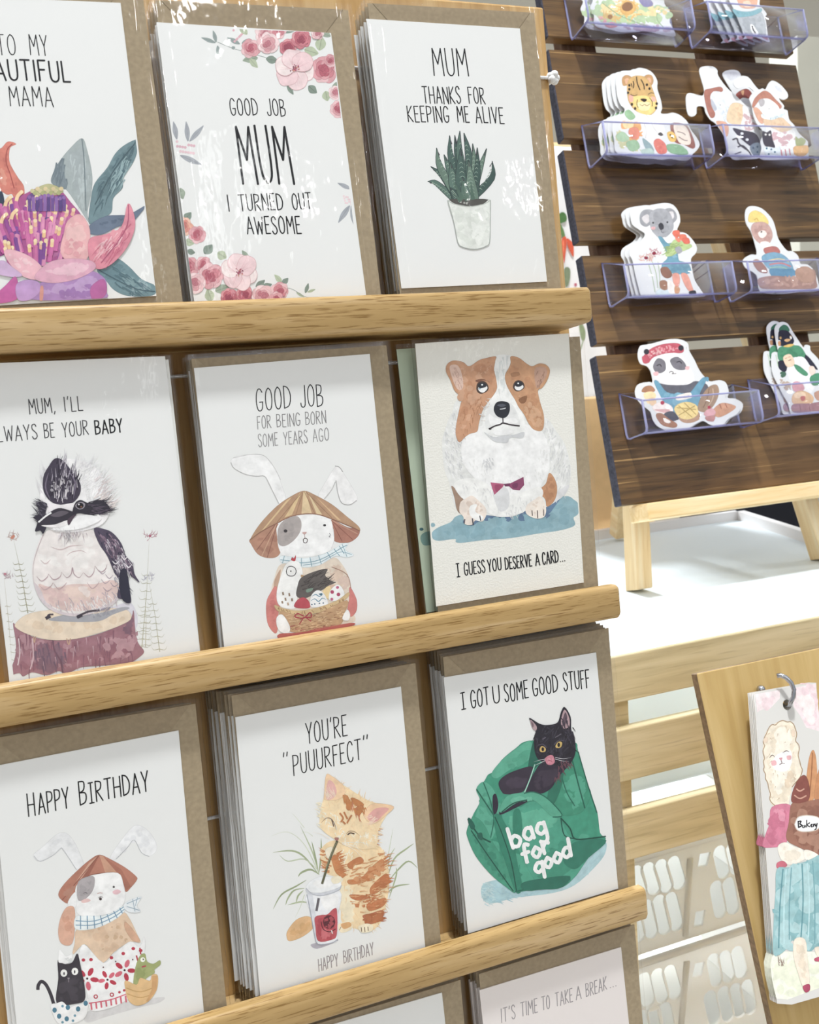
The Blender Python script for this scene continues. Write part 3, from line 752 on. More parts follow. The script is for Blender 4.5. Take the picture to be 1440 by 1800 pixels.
def art_kooka(A, L):
    A.run('''
@ 0 600 .3555
v a9a088 4 8 40 55,1590 20,1170
v 8f8a66 4.5 9 44 138,1345 68,985
v a9a588 4 10 44 700,1530 738,985
v a9a588 4 8 40 790,1535 735,1180
v b9b49a 4 7 36 720,1510 716,1240
h b9a09a 16 26 270 80 5 40,950 95,950 90,985 50,985
o c9765c 8 7 66,964 60,970
h b09aa0 16 26 270 80 5 5,1145 60,1145 60,1175 5,1175
o b8697a 7 6 25,1150
h b98e98 16 26 270 80 5 715,950 770,950 765,985 722,985
o b0506a 7 6 742,962
h a9a6b4 12 24 270 80 5 710,1160 770,1160 760,1190 716,1190
g cfcbd6 420,1340 560,1310 640,1290 675,1340 680,1400 660,1430 640,1400
f 9a6672 65,1395 90,1420 160,1460 260,1478 400,1468 530,1432 640,1378 660,1330 668,1420 682,1490 712,1532 690,1560 640,1590 560,1598 480,1605 400,1612 330,1642 290,1630 230,1650 160,1636 115,1656 95,1640 40,1648 70,1580 80,1500
b 8a4f60 40 34 90,1440 300,1490 640,1400 680,1520 560,1590 300,1620 100,1620
b b58790 24 26 90,1440 300,1490 640,1400 680,1520 560,1590 300,1620 100,1620
b 5f4f62 26 34 180,1490 300,1490 330,1620 230,1640 170,1600
b 5a4860 12 22 600,1400 660,1350 660,1440 620,1450
h 7a4a5c 34 70 84 10 9 90,1440 300,1490 640,1400 670,1500 560,1570 300,1600 100,1610
h b9929c 20 50 84 10 7 90,1440 300,1490 640,1400 670,1500 560,1570 300,1600 100,1610
h 5c4a60 16 70 84 8 10 180,1490 300,1490 320,1600 240,1620 170,1580
l 6e4a5a 8 262,1480 270,1530 300,1580 310,1635
l d9c3c8 5 92,1470 98,1540 88,1600
l c9a7ae 6 160,1470 165,1560 150,1620
l e6d6d8 8 590,1470 585,1500 578,1515
b c99aa2 16 26 480,1500 640,1450 670,1540 540,1580
f e3cdb2 75,1398 130,1352 230,1330 420,1318 600,1322 645,1345 645,1375 600,1402 520,1432 380,1470 250,1476 150,1452 90,1424
b d5b694 16 26 110,1400 240,1350 600,1350 560,1410 300,1450
l b98f74 5 330,1470 340,1500 348,1470
l b98f74 5 165,1460 170,1490 176,1460
g 9a9aa2 240,1375 330,1350 480,1345 600,1315 640,1320 560,1350 480,1385 300,1385
b 80808c 10 16 270,1365 420,1350 580,1325 480,1375
t d8d0d8 3 330,900 300,1000 330,1100
g e6dedb 215,950 180,1030 160,1110 165,1190 190,1260 230,1310 290,1345 370,1358 450,1345 530,1315 580,1270 600,1210 590,1140 560,1070 520,1000 480,950 420,920 300,915
b f1ebe8 26 34 220,980 400,950 520,1030 560,1160 300,1130 190,1100
g dcbdb6 190,1200 260,1220 360,1200 470,1200 560,1180 590,1230 540,1300 430,1330 320,1330 230,1290
b e4c9b8 20 30 280,1220 460,1210 480,1280 330,1290
b cfa7a6 22 24 200,1210 330,1230 330,1310 240,1290
b f0e6e0 12 22 380,1220 450,1210 440,1270
h b3a4ac 26 34 70 30 4 400,1280 560,1230 560,1310 430,1340 250,1320 220,1290
h efe8e8 20 34 60 30 5 400,1290 560,1250 540,1310 300,1330
t b59fa4 4 215,955 185,1030 165,1110 168,1190 195,1265
g cfc0c4 165,1190 200,1225 230,1290 300,1335 400,1345 500,1320 580,1265 600,1215 585,1275 530,1318 450,1347 370,1360 290,1346 230,1312 190,1262
b b9b0bc 24 24 190,1240 260,1310 400,1340 560,1280 590,1240 540,1320 370,1358 220,1310
u b08f96 5 180,1160 205,1185 232,1168 240,1150
u b08f96 5 240,1150 265,1178 296,1165 305,1140
u a88a92 5 305,1140 330,1168 352,1150 358,1118 366,1150 392,1168 412,1142
u b08f96 5 412,1142 440,1165 462,1145 470,1110
u a88a92 5 470,1110 495,1140 520,1128 530,1100
u c0a2a4 4 200,1080 225,1100 250,1078
u c0a2a4 4 330,1060 355,1042 400,1035 430,1048
u c0a2a4 4 250,1015 300,1030 350,1012 410,1008
u b9979a 5 195,1205 220,1228 252,1210 262,1192
u b9979a 5 262,1192 290,1225 320,1205 330,1190
u b9979a 5 430,1190 455,1222 480,1205 492,1185
h a294a4 30 44 60 22 4 300,1270 420,1260 560,1230 570,1280 430,1335 280,1320
h f2ebe8 26 40 62 22 5 300,1280 420,1270 550,1240 540,1290 420,1330 290,1315
h a08e98 30 40 100 25 4 300,925 430,920 400,975 320,990
u 9d8a98 4 490,1130 505,1150 525,1135
u 9d8a98 4 520,1150 540,1172 560,1155
u 9d8a98 4 500,1175 520,1196 545,1180
u 9d8a98 4 545,1190 565,1212 590,1195
u 9d8a98 4 510,1215 530,1235 555,1220
f 4a4056 465,925 520,930 560,950 600,1000 622,1060 655,1100 665,1150 690,1192 655,1165 640,1150 622,1128 635,1200 648,1290 610,1275 580,1262 590,1190 560,1130 530,1060 490,1000
b 6a5468 20 20 480,940 560,960 640,1110 590,1120 520,1020
b 7c5a70 10 16 540,1070 600,1060 600,1130 560,1120
h 2c2a40 34 50 65 20 6 480,940 560,960 650,1140 600,1250 560,1120 510,1030
h c9c0cc 30 26 70 25 5 570,1040 650,1080 660,1140 620,1130 590,1140 560,1110
h d6ccd8 26 34 62 14 6 500,950 560,960 640,1090 600,1110 540,1040
h 8e7086 26 40 62 14 7 490,950 560,960 650,1120 600,1140 540,1060
u e8e0e6 6 600,1060 615,1078 632,1062
u e8e0e6 6 620,1100 636,1118 652,1102
u e8e0e6 6 555,1085 572,1100 588,1084
h e8e0e6 12 18 80 25 5 560,1090 610,1100 600,1130 570,1130
h a9a8b4 16 30 60 25 5 560,1170 640,1150 600,1230
g 2b2a3c 590,1150 625,1130 645,1285 600,1268
g eeebec 205,850 200,720 225,640 270,590 330,580 400,590 470,620 520,690 550,760 545,840 510,900 440,930 340,945 250,930
h d5d3d8 70 90 290 40 4 340,640 430,620 520,720 540,820 470,880 430,780
h fbfafa 70 90 300 45 5 360,620 430,640 520,720 540,820 470,880 430,780
h c9b4b4 22 80 320 20 4 450,690 520,700 560,800 500,840
h e3d2cc 26 60 330 25 6 460,760 530,760 550,830 480,850
h cfccd2 26 70 250 20 4 190,740 230,640 240,700 220,800
h b4b0b8 20 50 265 20 4 210,700 240,640 245,760
f 3c3446 272,580 312,590 360,650 395,700 396,750 362,796 300,808 250,790 216,740 215,670 240,620
h 251f2e 40 60 280 15 7 240,640 300,600 390,710 360,790 250,780
h a99fb0 26 70 275 18 4 240,650 290,600 330,600 390,700 360,770 260,770
b d9d4dc 14 9 250,700 370,690 370,770 270,780
h cfc6d4 20 60 275 10 4 235,700 290,600 330,610 385,720 340,790 270,790
h ece6ea 14 50 272 14 5 250,740 300,690 350,700 370,770 300,800
u 6b6076 7 240,650 225,720 250,785
u 6b6076 7 340,640 372,700 362,780
b 2a2432 16 9 240,660 350,650 370,740 260,740
g e4dfe2 240,800 300,808 370,800 380,840 340,835 290,825 245,850
f 2f2b3a 182,798 232,802 225,850 236,892 215,950 200,935 174,938 186,892 165,870 196,850
h 2f2b3a 26 50 205 25 6 185,800 235,800 230,900 200,930
h 6a6474 12 36 215 25 4 185,800 235,800 230,900
g f0eced 300,900 380,870 470,850 500,880 420,920 330,935 260,930
h cfc9cc 22 40 60 30 4 250,920 340,920 420,900 400,960 300,970
h 9a949c 14 30 70 30 3 300,930 350,930 340,970
f 322d39 188,897 240,850 290,825 342,836 378,857 330,885 270,906 205,910
g 59515c 250,860 300,838 340,846 290,868
l f2f0f2 8 192,893 225,865 252,848
f efe9ea 205,910 270,906 330,885 352,893 305,916 250,920
g 4a3a48 335,880 375,855 360,880 340,910
f 2e2a36 360,850 372,800 400,785 440,800 500,785 545,828 505,850 450,858 400,850
h 2e2a36 30 70 350 25 6 420,800 500,790 520,850 430,850
h 55485a 14 80 0 20 5 430,810 500,800 520,850 430,850
g 8d8590 372,812 395,794 420,802 414,824 390,830
o 1c1820 18 15 396,812
o 7b4a35 5 4 402,818
o d8d4dc 4 4 390,806
l 4a4048 8 232,1372 240,1352 262,1350
l 3a3440 16 230,1368 245,1360
l 4a4048 10 400,1352 440,1335 490,1330
l 3a3440 16 385,1362 402,1354
h 8d8494 10 40 150 15 4 480,1320 560,1310 540,1335
''')
    L.at(0, 600, .3555); c = '343236'
    L.text(c, 4, "MUM,", 148, 360, 274, 352, 72, (.13, 1)); L.text(c, 4, "I'LL", 322, 347, 410, 341, 70, (.1, 1))
    L.text(c, 3.8, 'ALWAYS', -50, 502, 185, 480, 72, (.1, 1)); L.text(c, 3.8, 'BE', 222, 478, 270, 474, 70, (.1, 1)); L.text(c, 3.8, 'YOUR', 312, 472, 438, 461, 70, (.1, 1))
    L.text('100f14', 7, 'BABY', 474, 460, 606, 447, 66, (.1, 1))
def art_basketbunny(A, L):
    A.run('''
@ 300 580 .3333
f ebebeb 318,690 350,665 420,657 490,662 520,692 560,750 590,830 608,890 575,918 540,850 500,775 450,772 390,760 335,730
g f0efef 350,690 420,680 480,690 470,745 400,740
l aaa8a8 5 318,700 335,730 390,760 450,772 495,772 520,815 570,915
l b9b7b7 3 330,675 420,657 490,662 540,715 580,790
f ebeaea 775,882 830,780 875,718 905,745 940,800 980,870 980,905 940,925 900,910 880,860 870,800 850,842 815,890
l a5a3a3 5 872,795 882,860 902,912 945,922 980,900
l b5b3b3 5 812,890 850,842 868,802
l 8e8c8c 4 868,718 890,724 908,748
f b27c62 560,1015 575,1100 582,1160 560,1196 510,1202 460,1182 425,1130 418,1105 470,1060
b 9a604e 10 20 440,1110 540,1060 570,1150 500,1190
l 8a5646 4 560,1030 510,1200
l 8a5646 4 550,1030 455,1160
l c99878 5 555,1030 482,1190
f a86b58 850,1000 930,1040 990,1050 995,1075 970,1105 930,1122 862,1112 858,1050
l 8a4e42 4 855,1010 960,1105
l 8a4e42 4 855,1020 905,1115
l c08a70 5 853,1005 985,1075
g f4f2f1 562,1035 620,988 700,974 790,972 842,998 857,1050 862,1110 850,1152 800,1182 700,1196 600,1190 570,1150 562,1090
f b18562 703,849 760,870 850,920 930,985 990,1035 997,1060 960,1040 850,995 770,970 690,970 620,988 560,1020 480,1065 418,1112 470,1025 560,930 640,875
p dcbd8c 700,852 712,852 745,968 690,970
p d9b67f 690,856 640,975 600,990 680,862
p d3b07c 640,880 500,1045 470,1070 610,900
p dcc08e 722,855 800,975 770,970
p cfa878 760,873 900,1005 880,1000
l 8f6848 3 700,852 660,975
l 8f6848 3 705,852 760,968
l 8f6848 3 715,855 850,990
l 8f6848 3 690,858 560,1015
l 8a5a46 5 418,1108 480,1062 560,1020 620,990 690,972 770,972 850,997 960,1042 997,1060
g a49a97 568,1045 600,1003 660,980 688,1008 685,1060 650,1110 600,1140 566,1122
b 938a88 10 20 580,1040 660,1000 670,1060 600,1120
o 3a3436 10 9 606,1060
o 2e2a2c 8 6 812,1030
g c99a94 694,1068 718,1066 706,1080
l a98a88 3 706,1078 708,1100
l 5a4a4c 4 700,1104 710,1098 722,1106 716,1122 702,1120 700,1106
l 8d8a8e 4 838,1072 842,1082 836,1090 842,1092
l c9c4c4 3 858,1050 862,1110 848,1152
g dccab6 575,1240 640,1232 780,1240 860,1200 900,1230 935,1290 952,1360 962,1480 945,1550 600,1580 540,1500 530,1380 550,1300
b d2a98f 16 30 800,1240 900,1240 940,1380 860,1340
b e6d6c0 14 28 700,1250 830,1240 840,1290 720,1300
b c79c90 10 24 880,1300 940,1300 940,1360 900,1370
g b99076 545,1330 580,1262 570,1340 550,1400
l a0705e 4 850,1250 930,1290 952,1370
f d4746c 530,1382 556,1352 580,1420 568,1500 562,1590 540,1592 510,1540 505,1440
b c45f5c 10 18 520,1420 555,1400 550,1560
f d1706a 945,1356 980,1420 980,1480 952,1512 932,1485 942,1420
f d9e4e8 575,1200 600,1190 700,1204 800,1184 870,1150 910,1125 937,1128 922,1160 966,1185 930,1200 880,1192 850,1202 780,1242 700,1252 640,1232 585,1228
l 6d95a6 4 600,1192 590,1228
l 6d95a6 4 640,1200 630,1230
l 6d95a6 4 690,1204 690,1250
l 6d95a6 4 735,1200 745,1246
l 6d95a6 4 780,1190 795,1234
l 6d95a6 4 825,1172 845,1204
l 6d95a6 4 862,1155 890,1190
l 6d95a6 4 580,1212 640,1220 700,1228 780,1214 850,1180 900,1150 930,1135
l 6d95a6 3 700,1240 780,1228 850,1192 900,1170 955,1185
l 6d95a6 4 890,1140 915,1180
l 6d95a6 3 905,1130 930,1195
f f2f0ea 605,1240 640,1215 680,1228 696,1280 690,1340 668,1410 662,1465 600,1466 565,1440 560,1380 580,1300
g c23840 636,1214 642,1198 650,1204 660,1188 657,1218
l 3a3438 4 610,1272 618,1252 636,1246 655,1255 662,1275 652,1294 632,1298 615,1290 610,1272
o 2a2628 4 4 634,1272
g b38a5c 688,1290 710,1300 690,1306
l 8a7058 9 592,1385 594,1396
l 8a7058 9 625,1390 627,1402
l 8a7058 9 605,1415 607,1425
l 8a7058 9 640,1418 641,1428
l 8a7058 9 588,1432 590,1440
l a98a70 9 618,1440 620,1450
f 5a5350 690,1306 760,1274 826,1260 815,1295 850,1325 872,1330 840,1346 780,1382 740,1402 700,1416 664,1402 670,1350
h 3c3634 26 60 330 15 6 700,1320 800,1280 840,1330 740,1390 680,1390
g 6e8a78 715,1370 750,1360 745,1375 720,1385
g cfa890 830,1350 870,1345 850,1380
f c0424e 652,1460 668,1425 700,1410 728,1430 735,1462 700,1468
f e9c98a 800,1395 812,1365 838,1350 850,1380 840,1420
f f2f1ee 735,1435 742,1400 770,1374 800,1382 825,1420 828,1450 800,1460 745,1462
u 4f86a4 5 738,1430 760,1418 780,1432 800,1415 822,1424
u 4f86a4 5 745,1405 765,1395 785,1405 806,1392
o 3a5a74 4 4 760,1445 785,1442 805,1440 745,1448
g 3f6a82 780,1392 800,1388 795,1400
f f2efee 838,1425 840,1380 865,1350 890,1345 912,1375 915,1405 890,1425
o b03a5e 10 10 852,1382 885,1395
o c0557a 8 8 850,1420 880,1358
f cdab74 548,1450 600,1470 680,1480 780,1462 880,1425 935,1385 940,1402 880,1450 780,1490 680,1505 600,1495 560,1478
h 8a5a38 44 18 60 20 5 560,1460 680,1485 880,1430 935,1392 880,1448 680,1500 600,1490
f bd9064 575,1485 680,1506 780,1492 930,1425 915,1500 900,1548 850,1572 720,1596 640,1592 600,1560
h 8f5e3e 60 26 -12 10 6 590,1500 700,1515 900,1450 890,1540 720,1585 630,1580
h dbb888 50 24 -10 10 6 590,1500 700,1515 900,1450 890,1540 720,1585 630,1580
h a83f44 14 40 -14 6 6 600,1550 700,1580 880,1550 880,1570 640,1592
l a8303e 6 700,1508 670,1496 655,1512 690,1520 712,1512 735,1490 742,1512 715,1516
l a8303e 5 702,1515 680,1550
l a8303e 5 712,1515 740,1536
f f2eeec 560,1515 590,1502 628,1562 620,1600 580,1592 560,1560
f f2eeec 905,1522 930,1475 946,1500 936,1532
g c4564e 575,1602 700,1592 945,1545 946,1565 720,1612 580,1628
''')
    L.at(300, 580, .3333); u = (.06, 1)
    L.text('100f14', 4, 'GOOD', 455, 430, 635, 412, 116, u); L.text('100f14', 4, 'JOB', 688, 410, 804, 398, 114, u)
    L.text('6e6b6d', 3, 'FOR', 460, 523, 530, 516, 66, u); L.text('6e6b6d', 3, 'BEING', 562, 513, 684, 503, 66, u); L.text('6e6b6d', 3, 'BORN', 714, 500, 820, 490, 66, u)
    L.text('7d7a7c', 3, 'SOME', 465, 618, 566, 608, 66, u); L.text('7d7a7c', 3, 'YEARS', 598, 605, 722, 594, 66, u); L.text('7d7a7c', 3, 'AGO', 752, 590, 835, 582, 66, u)
def leaf(A, x0, y0, x1, y1, w, col, vein=None):
    dx, dy = x1 - x0, y1 - y0; l = math.hypot(dx, dy); nx, ny = -dy / l * w / 2, dx / l * w / 2
    f = lambda t, k: (x0 + dx * t + nx * k, y0 + dy * t + ny * k)
    c = hexlin(col, INKK)
    A.poly(spline([f(0, 0), f(.25, .8), f(.55, 1), f(.8, .6), f(1, 0), f(.8, -.5), f(.5, -.95), f(.2, -.7)], True), c)
    A.line([f(.02, 0), f(.9, .05)], max(1.6, w * .07), hexlin(vein, INKK) if vein else tuple(v * .7 for v in c[:3]) + (1,))
def rose(A, x, y, r, cols, seed=1):
    """ruffled garden rose: rings of overlapping petals, deeper towards the heart"""
    rd = random.Random(seed); C = [hexlin(c, INKK) for c in cols]
    for ring, (k, n) in enumerate(((1.0, 7), (.74, 6), (.5, 5), (.3, 4))):
        for i in range(n):
            a = 6.2832 * i / n + ring * .6 + rd.uniform(-.2, .2); d = r * k * .55; pr = r * k * .56
            cx, cy = x + d * math.cos(a), y + d * math.sin(a)
            c = C[min(len(C) - 1, (ring + rd.randint(0, 1)))]
            q = [(cx + pr * rd.uniform(.82, 1.1) * math.cos(t), cy + pr * rd.uniform(.82, 1.1) * math.sin(t)) for t in [6.2832 * j / 8 for j in range(8)]]
            A.poly(spline(q, True, 3), c, max(1.5, r * .04), tuple(v * .80 for v in c[:3]) + (1,))
    for i in range(3):
        a = i * 2.1 + seed
        A.line(spline([(x + r * .16 * math.cos(a + t), y + r * .16 * math.sin(a + t)) for t in (0, .7, 1.4, 2.1)], False, 3), r * .06, C[-1], 2)
def peony(A, x, y, r, seed=3):
    rd = random.Random(seed); base = hexlin('f0d6d6', INKK); ln = hexlin('d9a9ae', INKK)
    for i in range(6):
        a = 6.2832 * i / 6 + .3; cx, cy = x + r * .55 * math.cos(a), y + r * .55 * math.sin(a)
        q = [(cx + r * .56 * rd.uniform(.85, 1.1) * math.cos(t), cy + r * .56 * rd.uniform(.85, 1.1) * math.sin(t)) for t in [6.2832 * j / 9 for j in range(9)]]
        A.poly(spline(q, True, 3), hexlin(('f2dcda', 'efd0d2', 'ecc6ca')[i % 3], INKK), r * .03, ln)
        for k in range(5):
            b = a + (k - 2) * .16
            A.line([(x + r * .22 * math.cos(b), y + r * .22 * math.sin(b)), (x + r * rd.uniform(.6, .95) * math.cos(b), y + r * rd.uniform(.6, .95) * math.sin(b))], r * .03, hexlin(('dca4ae', 'e3b4ba')[k % 2], INKK), 1)
    for k in range(22):
        b = rd.uniform(0, 6.28); d = r * rd.uniform(.02, .26)
        A.line([(x, y), (x + d * math.cos(b), y + d * math.sin(b))], r * .035, hexlin('9c3a58', INKK), 1)
        A.dot((x + d * math.cos(b), y + d * math.sin(b)), r * .035, hexlin(('b5506a', '7a2a48', 'd08a6a')[k % 3], INKK))
RP = ('e9b7bb', 'dd959d', 'cf7480', 'b95264'); RL = ('f0cfd0', 'e6b4b8', 'd8929a', 'c06a78'); RD = ('d98a92', 'cf6f7c', 'c05868', 'a03f54'); RO = ('f0b9a0', 'e79d84', 'dc8070', 'c8655c')
def art_roses(A, L):
    A.at(240, 0, .3555)
    G1, G2, G3 = '8fa08a', '76887a', 'a9b795'
    gy = hexlin('8a9492', INKK)
    A.line(spline([(640, 285), (560, 262), (480, 240), (400, 208)], False), 3, gy); A.line([(395, 208), (330, 190)], 2.5, gy)
    for q in ((392, 212, 320, 186, 20), (395, 210, 378, 150, 20), (400, 225, 412, 288, 22), (470, 240, 488, 232, 18), (512, 218, 448, 186, 24), (520, 215, 560, 190, 16)): leaf(A, *q, '8b9a98')
    for i in range(10): A.dot((480 + (i * 37) % 60, 150 + (i * 23) % 60), 6, hexlin('d9a0ac', INKK))
    for q in ((548, 170, 505, 125, 34), (600, 285, 525, 300, 40), (560, 290, 600, 335, 32), (640, 290, 700, 300, 40), (700, 150, 790, 150, 30), (830, 245, 900, 265, 50), (905, 250, 915, 180, 54), (960, 180, 900, 150, 34), (770, 430, 740, 410, 20), (745, 415, 776, 468, 26), (850, 425, 892, 460, 42), (935, 450, 945, 500, 44), (990, 405, 985, 470, 44)):
        leaf(A, *q, (G1, G2, G3)[int(q[0]) % 3])
    for (x, y, r, c) in ((640, 165, 52, RL), (700, 150, 40, RP), (565, 240, 44, RP), (650, 215, 50, RL), (750, 235, 40, RD), (815, 192, 46, RD), (895, 165, 30, RL), (932, 345, 64, RP), (985, 460, 34, RL), (1000, 540, 40, RP), (960, 300, 30, RP)): rose(A, x, y, r, c, int(x))
    peony(A, 782, 342, 92)
    for q in ((255, 700, 245, 600, 26), (262, 700, 332, 620, 26), (200, 690, 182, 600, 26), (215, 768, 322, 814, 28), (1062, 935, 994, 905, 22), (1055, 1015, 998, 1102, 28), (1062, 1015, 1078, 1118, 24), (190, 770, 170, 850, 20)): leaf(A, *q, '9a9fa8')
    for i in range(14):
        A.dot((200 + (i * 41) % 95, 700 + (i * 29) % 60), 7, hexlin(('e3bcc4', 'd7a5b2')[i % 2], INKK))
        A.dot((1025 + (i * 31) % 45, 970 + (i * 17) % 40), 5, hexlin('e6c8ce', INKK))
    for q in ((235, 1090, 270, 1050, 40), (215, 930, 230, 985, 40), (240, 1190, 285, 1205, 40), (250, 1240, 290, 1250, 30), (335, 1255, 375, 1210, 48), (400, 1250, 445, 1275, 48), (555, 1290, 522, 1238, 30), (390, 1440, 460, 1415, 48), (370, 1490, 350, 1430, 50), (590, 1420, 635, 1385, 30), (620, 1420, 670, 1405, 30), (720, 1400, 682, 1358, 26), (720, 1405, 750, 1375, 28), (790, 1445, 830, 1470, 14), (835, 1450, 850, 1400, 20), (845, 1445, 885, 1430, 14)):
        leaf(A, *q, (G1, G2, G3)[int(q[1]) % 3])
    A.line(spline([(720, 1420), (770, 1430), (830, 1465), (880, 1480)], False), 2.5, gy)
    for (x, y, r, c) in ((235, 1120, 42, RO), (300, 1160, 40, RP), (255, 1320, 50, RP), (330, 1310, 40, RP), (370, 1365, 60, RP), (290, 1400, 48, RL), (460, 1470, 42, RD), (535, 1455, 40, RD), (625, 1460, 50, RL), (708, 1440, 42, RP), (690, 1480, 34, RP)): rose(A, x, y, r, c, int(x) + 1)
    peony(A, 508, 1345, 86, 8)
    L.at(240, 0, .3555); c = '100f14'; u = (.13, 1)
    L.text(c, 4, 'GOOD', 468, 570, 602, 571, 82, u); L.text(c, 4, 'JOB', 650, 572, 738, 573, 82, u)
    L.text(c, 11, 'MUM', 527, 908, 780, 912, 282, (.15, 1))
    L.text(c, 4.5, 'I', 456, 1046, 462, 1046, 80, u); L.text(c, 4.5, 'TURNED', 512, 1042, 726, 1036, 80, u); L.text(c, 4.5, 'OUT', 775, 1035, 868, 1032, 78, u)
    L.text(c, 4.5, 'AWESOME', 550, 1158, 815, 1152, 84, u)
def art_succulent(A, L):
    A.at(600, 0, .3555)
    lv = [(560, 985, 430, 897, 30, 470, 905), (575, 985, 446, 826, 32, 500, 870), (585, 985, 472, 738, 40, 490, 830), (640, 985, 747, 802, 36, 745, 880), (600, 985, 510, 770, 44, 540, 850), (625, 970, 536, 678, 40, 545, 790), (640, 970, 716, 742, 40, 680, 850),
          (610, 970, 562, 676, 36, 575, 780), (625, 960, 586, 655, 40, 585, 760), (640, 960, 608, 665, 44, 630, 770), (645, 980, 650, 718, 40, 660, 830), (650, 980, 672, 738, 40, 672, 850), (600, 1000, 540, 810, 62, 555, 900), (625, 1005, 590, 740, 66, 590, 880), (650, 1000, 630, 800, 56, 640, 900), (590, 1010, 540, 930, 50, 560, 960), (630, 1012, 600, 880, 54, 612, 950)]
    for i, (x0, y0, x1, y1, w, mx, my) in enumerate(lv):
        dx, dy = x1 - x0, y1 - y0; l = math.hypot(dx, dy); nx, ny = -dy / l * w / 2, dx / l * w / 2
        c = hexlin(('4c6a5e', '3d5a52', '5a7666', '35504a')[i % 4], INKK)
        A.poly(spline([(x0 + nx, y0 + ny), (mx + nx * .8, my + ny * .8), (x1 + nx * .1, y1 + ny * .1), (x1, y1), (x1 - nx * .1, y1 - ny * .1), (mx - nx * .8, my - ny * .8), (x0 - nx, y0 - ny)], True), c, 2.5, hexlin('2a3a3a', INKK))
        for k in range(9):
            t = .08 + k * .085
            bx = (1 - t) ** 2 * x0 + 2 * t * (1 - t) * mx + t * t * x1; by = (1 - t) ** 2 * y0 + 2 * t * (1 - t) * my + t * t * y1
            hw = w * .36 * (1 - t * .8)
            A.line(spline([(bx - hw, by + 5), (bx, by - 4), (bx + hw, by + 5)], False, 2), 3, hexlin(('8fa892', '7f9c8c')[k % 2], INKK), 2)
        A.line([(x1 + (x0 - x1) * .12, y1 + (y0 - y1) * .12), (x1, y1)], 5, hexlin('3a2f3a', INKK), 1)
    A.run('''
g 4a4844 528,992 560,984 640,986 700,984 737,992 720,1008 640,1020 560,1012
f dde1da 525,992 560,1008 630,1020 700,1010 737,990 735,1100 732,1195 715,1218 660,1232 600,1222 575,1197 555,1100
b c9d0c6 26 30 540,1020 720,1020 720,1200 600,1210
b e9ece6 18 30 640,1030 725,1030 715,1190 650,1200
l 9aa09a 4 526,992 556,1100 576,1198 600,1222 660,1233 715,1218 733,1195 736,1100 737,992
l aab2a8 4 526,992 560,1010 630,1022 700,1011 737,991
b 5c5a50 8 10 540,990 640,998 620,1012
''')
    for i in (12, 13, 14, 15):
        x0, y0, x1, y1, w, mx, my = lv[i]
        A.line([(x0, y0 - 12), (mx, my)], w * .4, hexlin('466455', INKK), 1)
    L.at(600, 0, .3555); c = '100f14'; u = (.12, 1)
    L.text(c, 4.5, 'MUM', 460, 374, 630, 378, 134, u); L.text(c, 4, 'THANKS', 408, 512, 592, 512, 82, u); L.text(c, 4, 'FOR', 634, 512, 712, 513, 80, u)
    L.text(c, 4, 'KEEPING', 333, 602, 535, 604, 78, u); L.text(c, 4, 'ME', 578, 605, 634, 606, 78, u); L.text(c, 4, 'ALIVE', 668, 606, 806, 610, 78, u)
